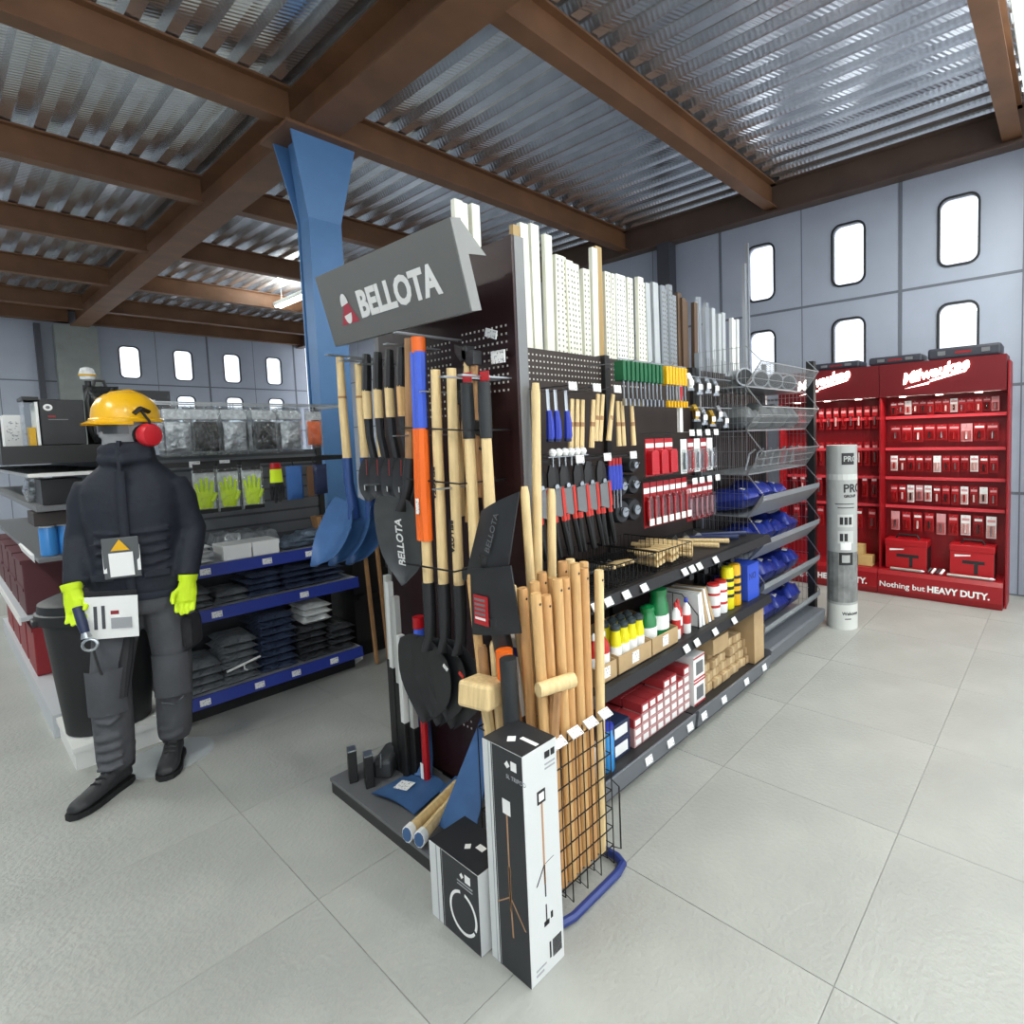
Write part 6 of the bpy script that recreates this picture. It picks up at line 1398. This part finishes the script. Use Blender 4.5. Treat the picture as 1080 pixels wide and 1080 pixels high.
# red tool cases on the base
for i, (y0, y1) in enumerate(((1.02, 1.38), (.50, .84))):
    z = .236; t = thing('tool_case', 'red cased power tool carton on the red base, %s' % ('next to the grey column', 'at the right end')[i], 'case', (5.84, (y0+y1)/2, z), group='red tool cartons on the base')
    part('body', MB().bx(5.76, 5.94, y0, y1, z, z+.27), RED, t, bevel=.008); part('lid', MB().bx(5.755, 5.945, y0-.004, y1+.004, z+.225, z+.285), RED, t, bevel=.008)
    part('handle', MB().tube([(5.85, y0+.08, z+.285), (5.85, y0+.10, z+.32), (5.85, y1-.10, z+.32), (5.85, y1-.08, z+.285)], .010, 6), BLACK, t)
    part('logo', MB().prism([(y1-.04,z+.175),(y1-.16,z+.19),(y1-.165,z+.20),(y1-.04,z+.195)], 5.7585, 5.76), CARD, t)
    part('picture', MB().bx(5.7585, 5.76, y0+.07, y1-.10, z+.12, z+.15).bx(5.7585, 5.76, y0+.12, y0+.15, z+.03, z+.12), BLACKM, t); part('side_cut', MB().bx(5.762, 5.94, y0-.003, y0-.001, z+.02, z+.22), BLACK, t)
for i, (y0, y1) in enumerate(((1.06, 1.32), (.52, .85))): 
    t = thing('drill_bit', 'long pale masonry bit lying on the red base, %s one' % ('left', 'right')[i], 'drill bit', (5.70, y0, .236), group='masonry bits on the base'); part('shaft', MB().tube([(5.71, y0, .25), (5.71, y1, .25)], .014, 8), mat('bit_grey', '#b9b4ac', .35, .6), t, True); part('tip', MB().tube([(5.71, y0, .25), (5.71, y0-.03, .25)], [.017,.006], 8), GALV, t, True)
for i in range(4):
    y = .90+i*.035; single('chisel', MB().tube([(5.69, y, .25), (5.74, y-.02, .28)], [.010,.013], 8), BLACKM if i % 2 else CARD, 'short %s chisel propped between the two masonry bits, %s from the right' % ('dark' if i % 2 else 'white', NTH[i]), 'chisel', 'chisels on the red base', True)
for i, (y, z, w_) in enumerate(((1.56, .236, .13), (1.70, .236, .12), (1.64, .336, .12))):
    carton(5.74, 5.86, y-w_/2, y+w_/2, z, z+.098, mat('carton_yellowish', '#c9a66a', .6), ('yellowish carton nearest the grey column on the red base', 'yellowish carton behind the grey column on the red base', 'yellowish carton stacked on two others')[i], 'yellowish cartons')
# cases on top
for i, (y0, y1, h_) in enumerate(((.47, 1.02, .10), (1.06, 1.52, .075), (1.60, 2.05, .07))):
    z = 2.172; t = thing('equipment_case', 'dark case lying on top of the red display, %s' % ('large one on the right', 'middle one', 'left one')[i], 'case', (5.86, (y0+y1)/2, z), group='dark cases on the red display')
    part('body', MB().bx(5.72, 5.98, y0, y1, z, z+h_), mat('case_dark', '#34353f', .5), t, bevel=.02); part('latch', MB().bx(5.712, 5.722, y0+.08, y0+.14, z+h_*.35, z+h_*.7), GREYG, t); part('latch', MB().bx(5.712, 5.722, y1-.14, y1-.08, z+h_*.35, z+h_*.7), GREYG, t); part('badge', MB().bx(5.716, 5.721, (y0+y1)/2-.06, (y0+y1)/2+.06, z+h_*.4, z+h_*.6), REDK, t)

# ================================================================ round grey advertising column
cx, cy = 4.58, 1.42; r_ = .115
AC = thing('advertising_column', 'round pale grey advertising column between wire bins and red display', 'column', (cx, cy, 0))
PG = mat('poster_grey', '#a9aba8', .5, 0, .05, 6)
part('tube', MB().lathe([(r_,0),(r_,1.46),(r_-.004,1.46)], (cx,cy,.0), 32), PG, AC, True)
part('foot_band', MB().lathe([(r_+.001,.0),(r_+.001,.20)], (cx,cy,0), 32), mat('poster_white', '#d3d4cf', .5), AC, True)
vd = Vector((-cx, -cy)).normalized()
def wrap(u, z, o=.0015):
    a = math.atan2(vd.y, vd.x) + u/r_; return (cx+(r_+o)*math.cos(a), cy+(r_+o)*math.sin(a), z)
def patch(nm, u0, u1, z0, z1, m_, o=.0018): return part(nm, MB().grid(lambda a, b: wrap(u0+(u1-u0)*a, z0+(z1-z0)*b, o), 8, 1), m_, AC)
def wtext(body, size, u0, z, m_, bold=.001):
    mb = text_mesh(body, size, Matrix.Identity(4), .0004, 0, bold); mb.v = [wrap(u0+q[0], z+q[1], .002+q[2]) for q in mb.v]; return part('lettering', mb, m_, AC)
patch('band', -.14, .16, 1.19, 1.235, mat('poster_band', '#c3c5c1', .5)); patch('photo', -.14, .16, .22, .62, mat('poster_photo', '#7e807e', .5, 0, .3, 14)); patch('photo_panel', -.02, .085, .52, .62, DARK, .0024); patch('photo_inset', .0, .06, .54, .60, PG, .003)
patch('badge', .0, .10, 1.31, 1.40, DARK); wtext('PRO', .06, .012, 1.335, PG); wtext('PRO', .09, .01, 1.095, DARK, .002); wtext('GROUP', .03, .015, 1.055, DARK)
for k in range(2): patch('text_line', -.05+.02*k, .10, 1.0-.03*k, 1.006-.03*k, DARK)
for zc, n_ in ((.87, 3), (.74, 2)):
    patch('label_card', -.03, .09, zc-.05, zc+.05, mat('poster_band', '#c3c5c1', .5))
    for k in range(n_): patch('icon', -.015+.033*k, .010+.033*k, zc-.03, zc+.03, DARK, .0024)
wtext('Welcome', .035, 0, .12, DARK); patch('text_line', .02, .07, .085, .092, DARK); patch('label_card', -.01, .07, .64, .70, CARD)
# wall bracket at the right edge of the picture
t = thing('wall_bracket', 'grey steel wall bracket beside the red display', 'bracket', (6.1, .22, 1.7)); part('arm', MB().bx(5.8, 6.09, .215, .245, 1.86, 1.90), GREYG, t); part('brace', MB().tube([(5.86,.23,1.87),(6.09,.23,1.66)], .010, 6), GREYG, t)
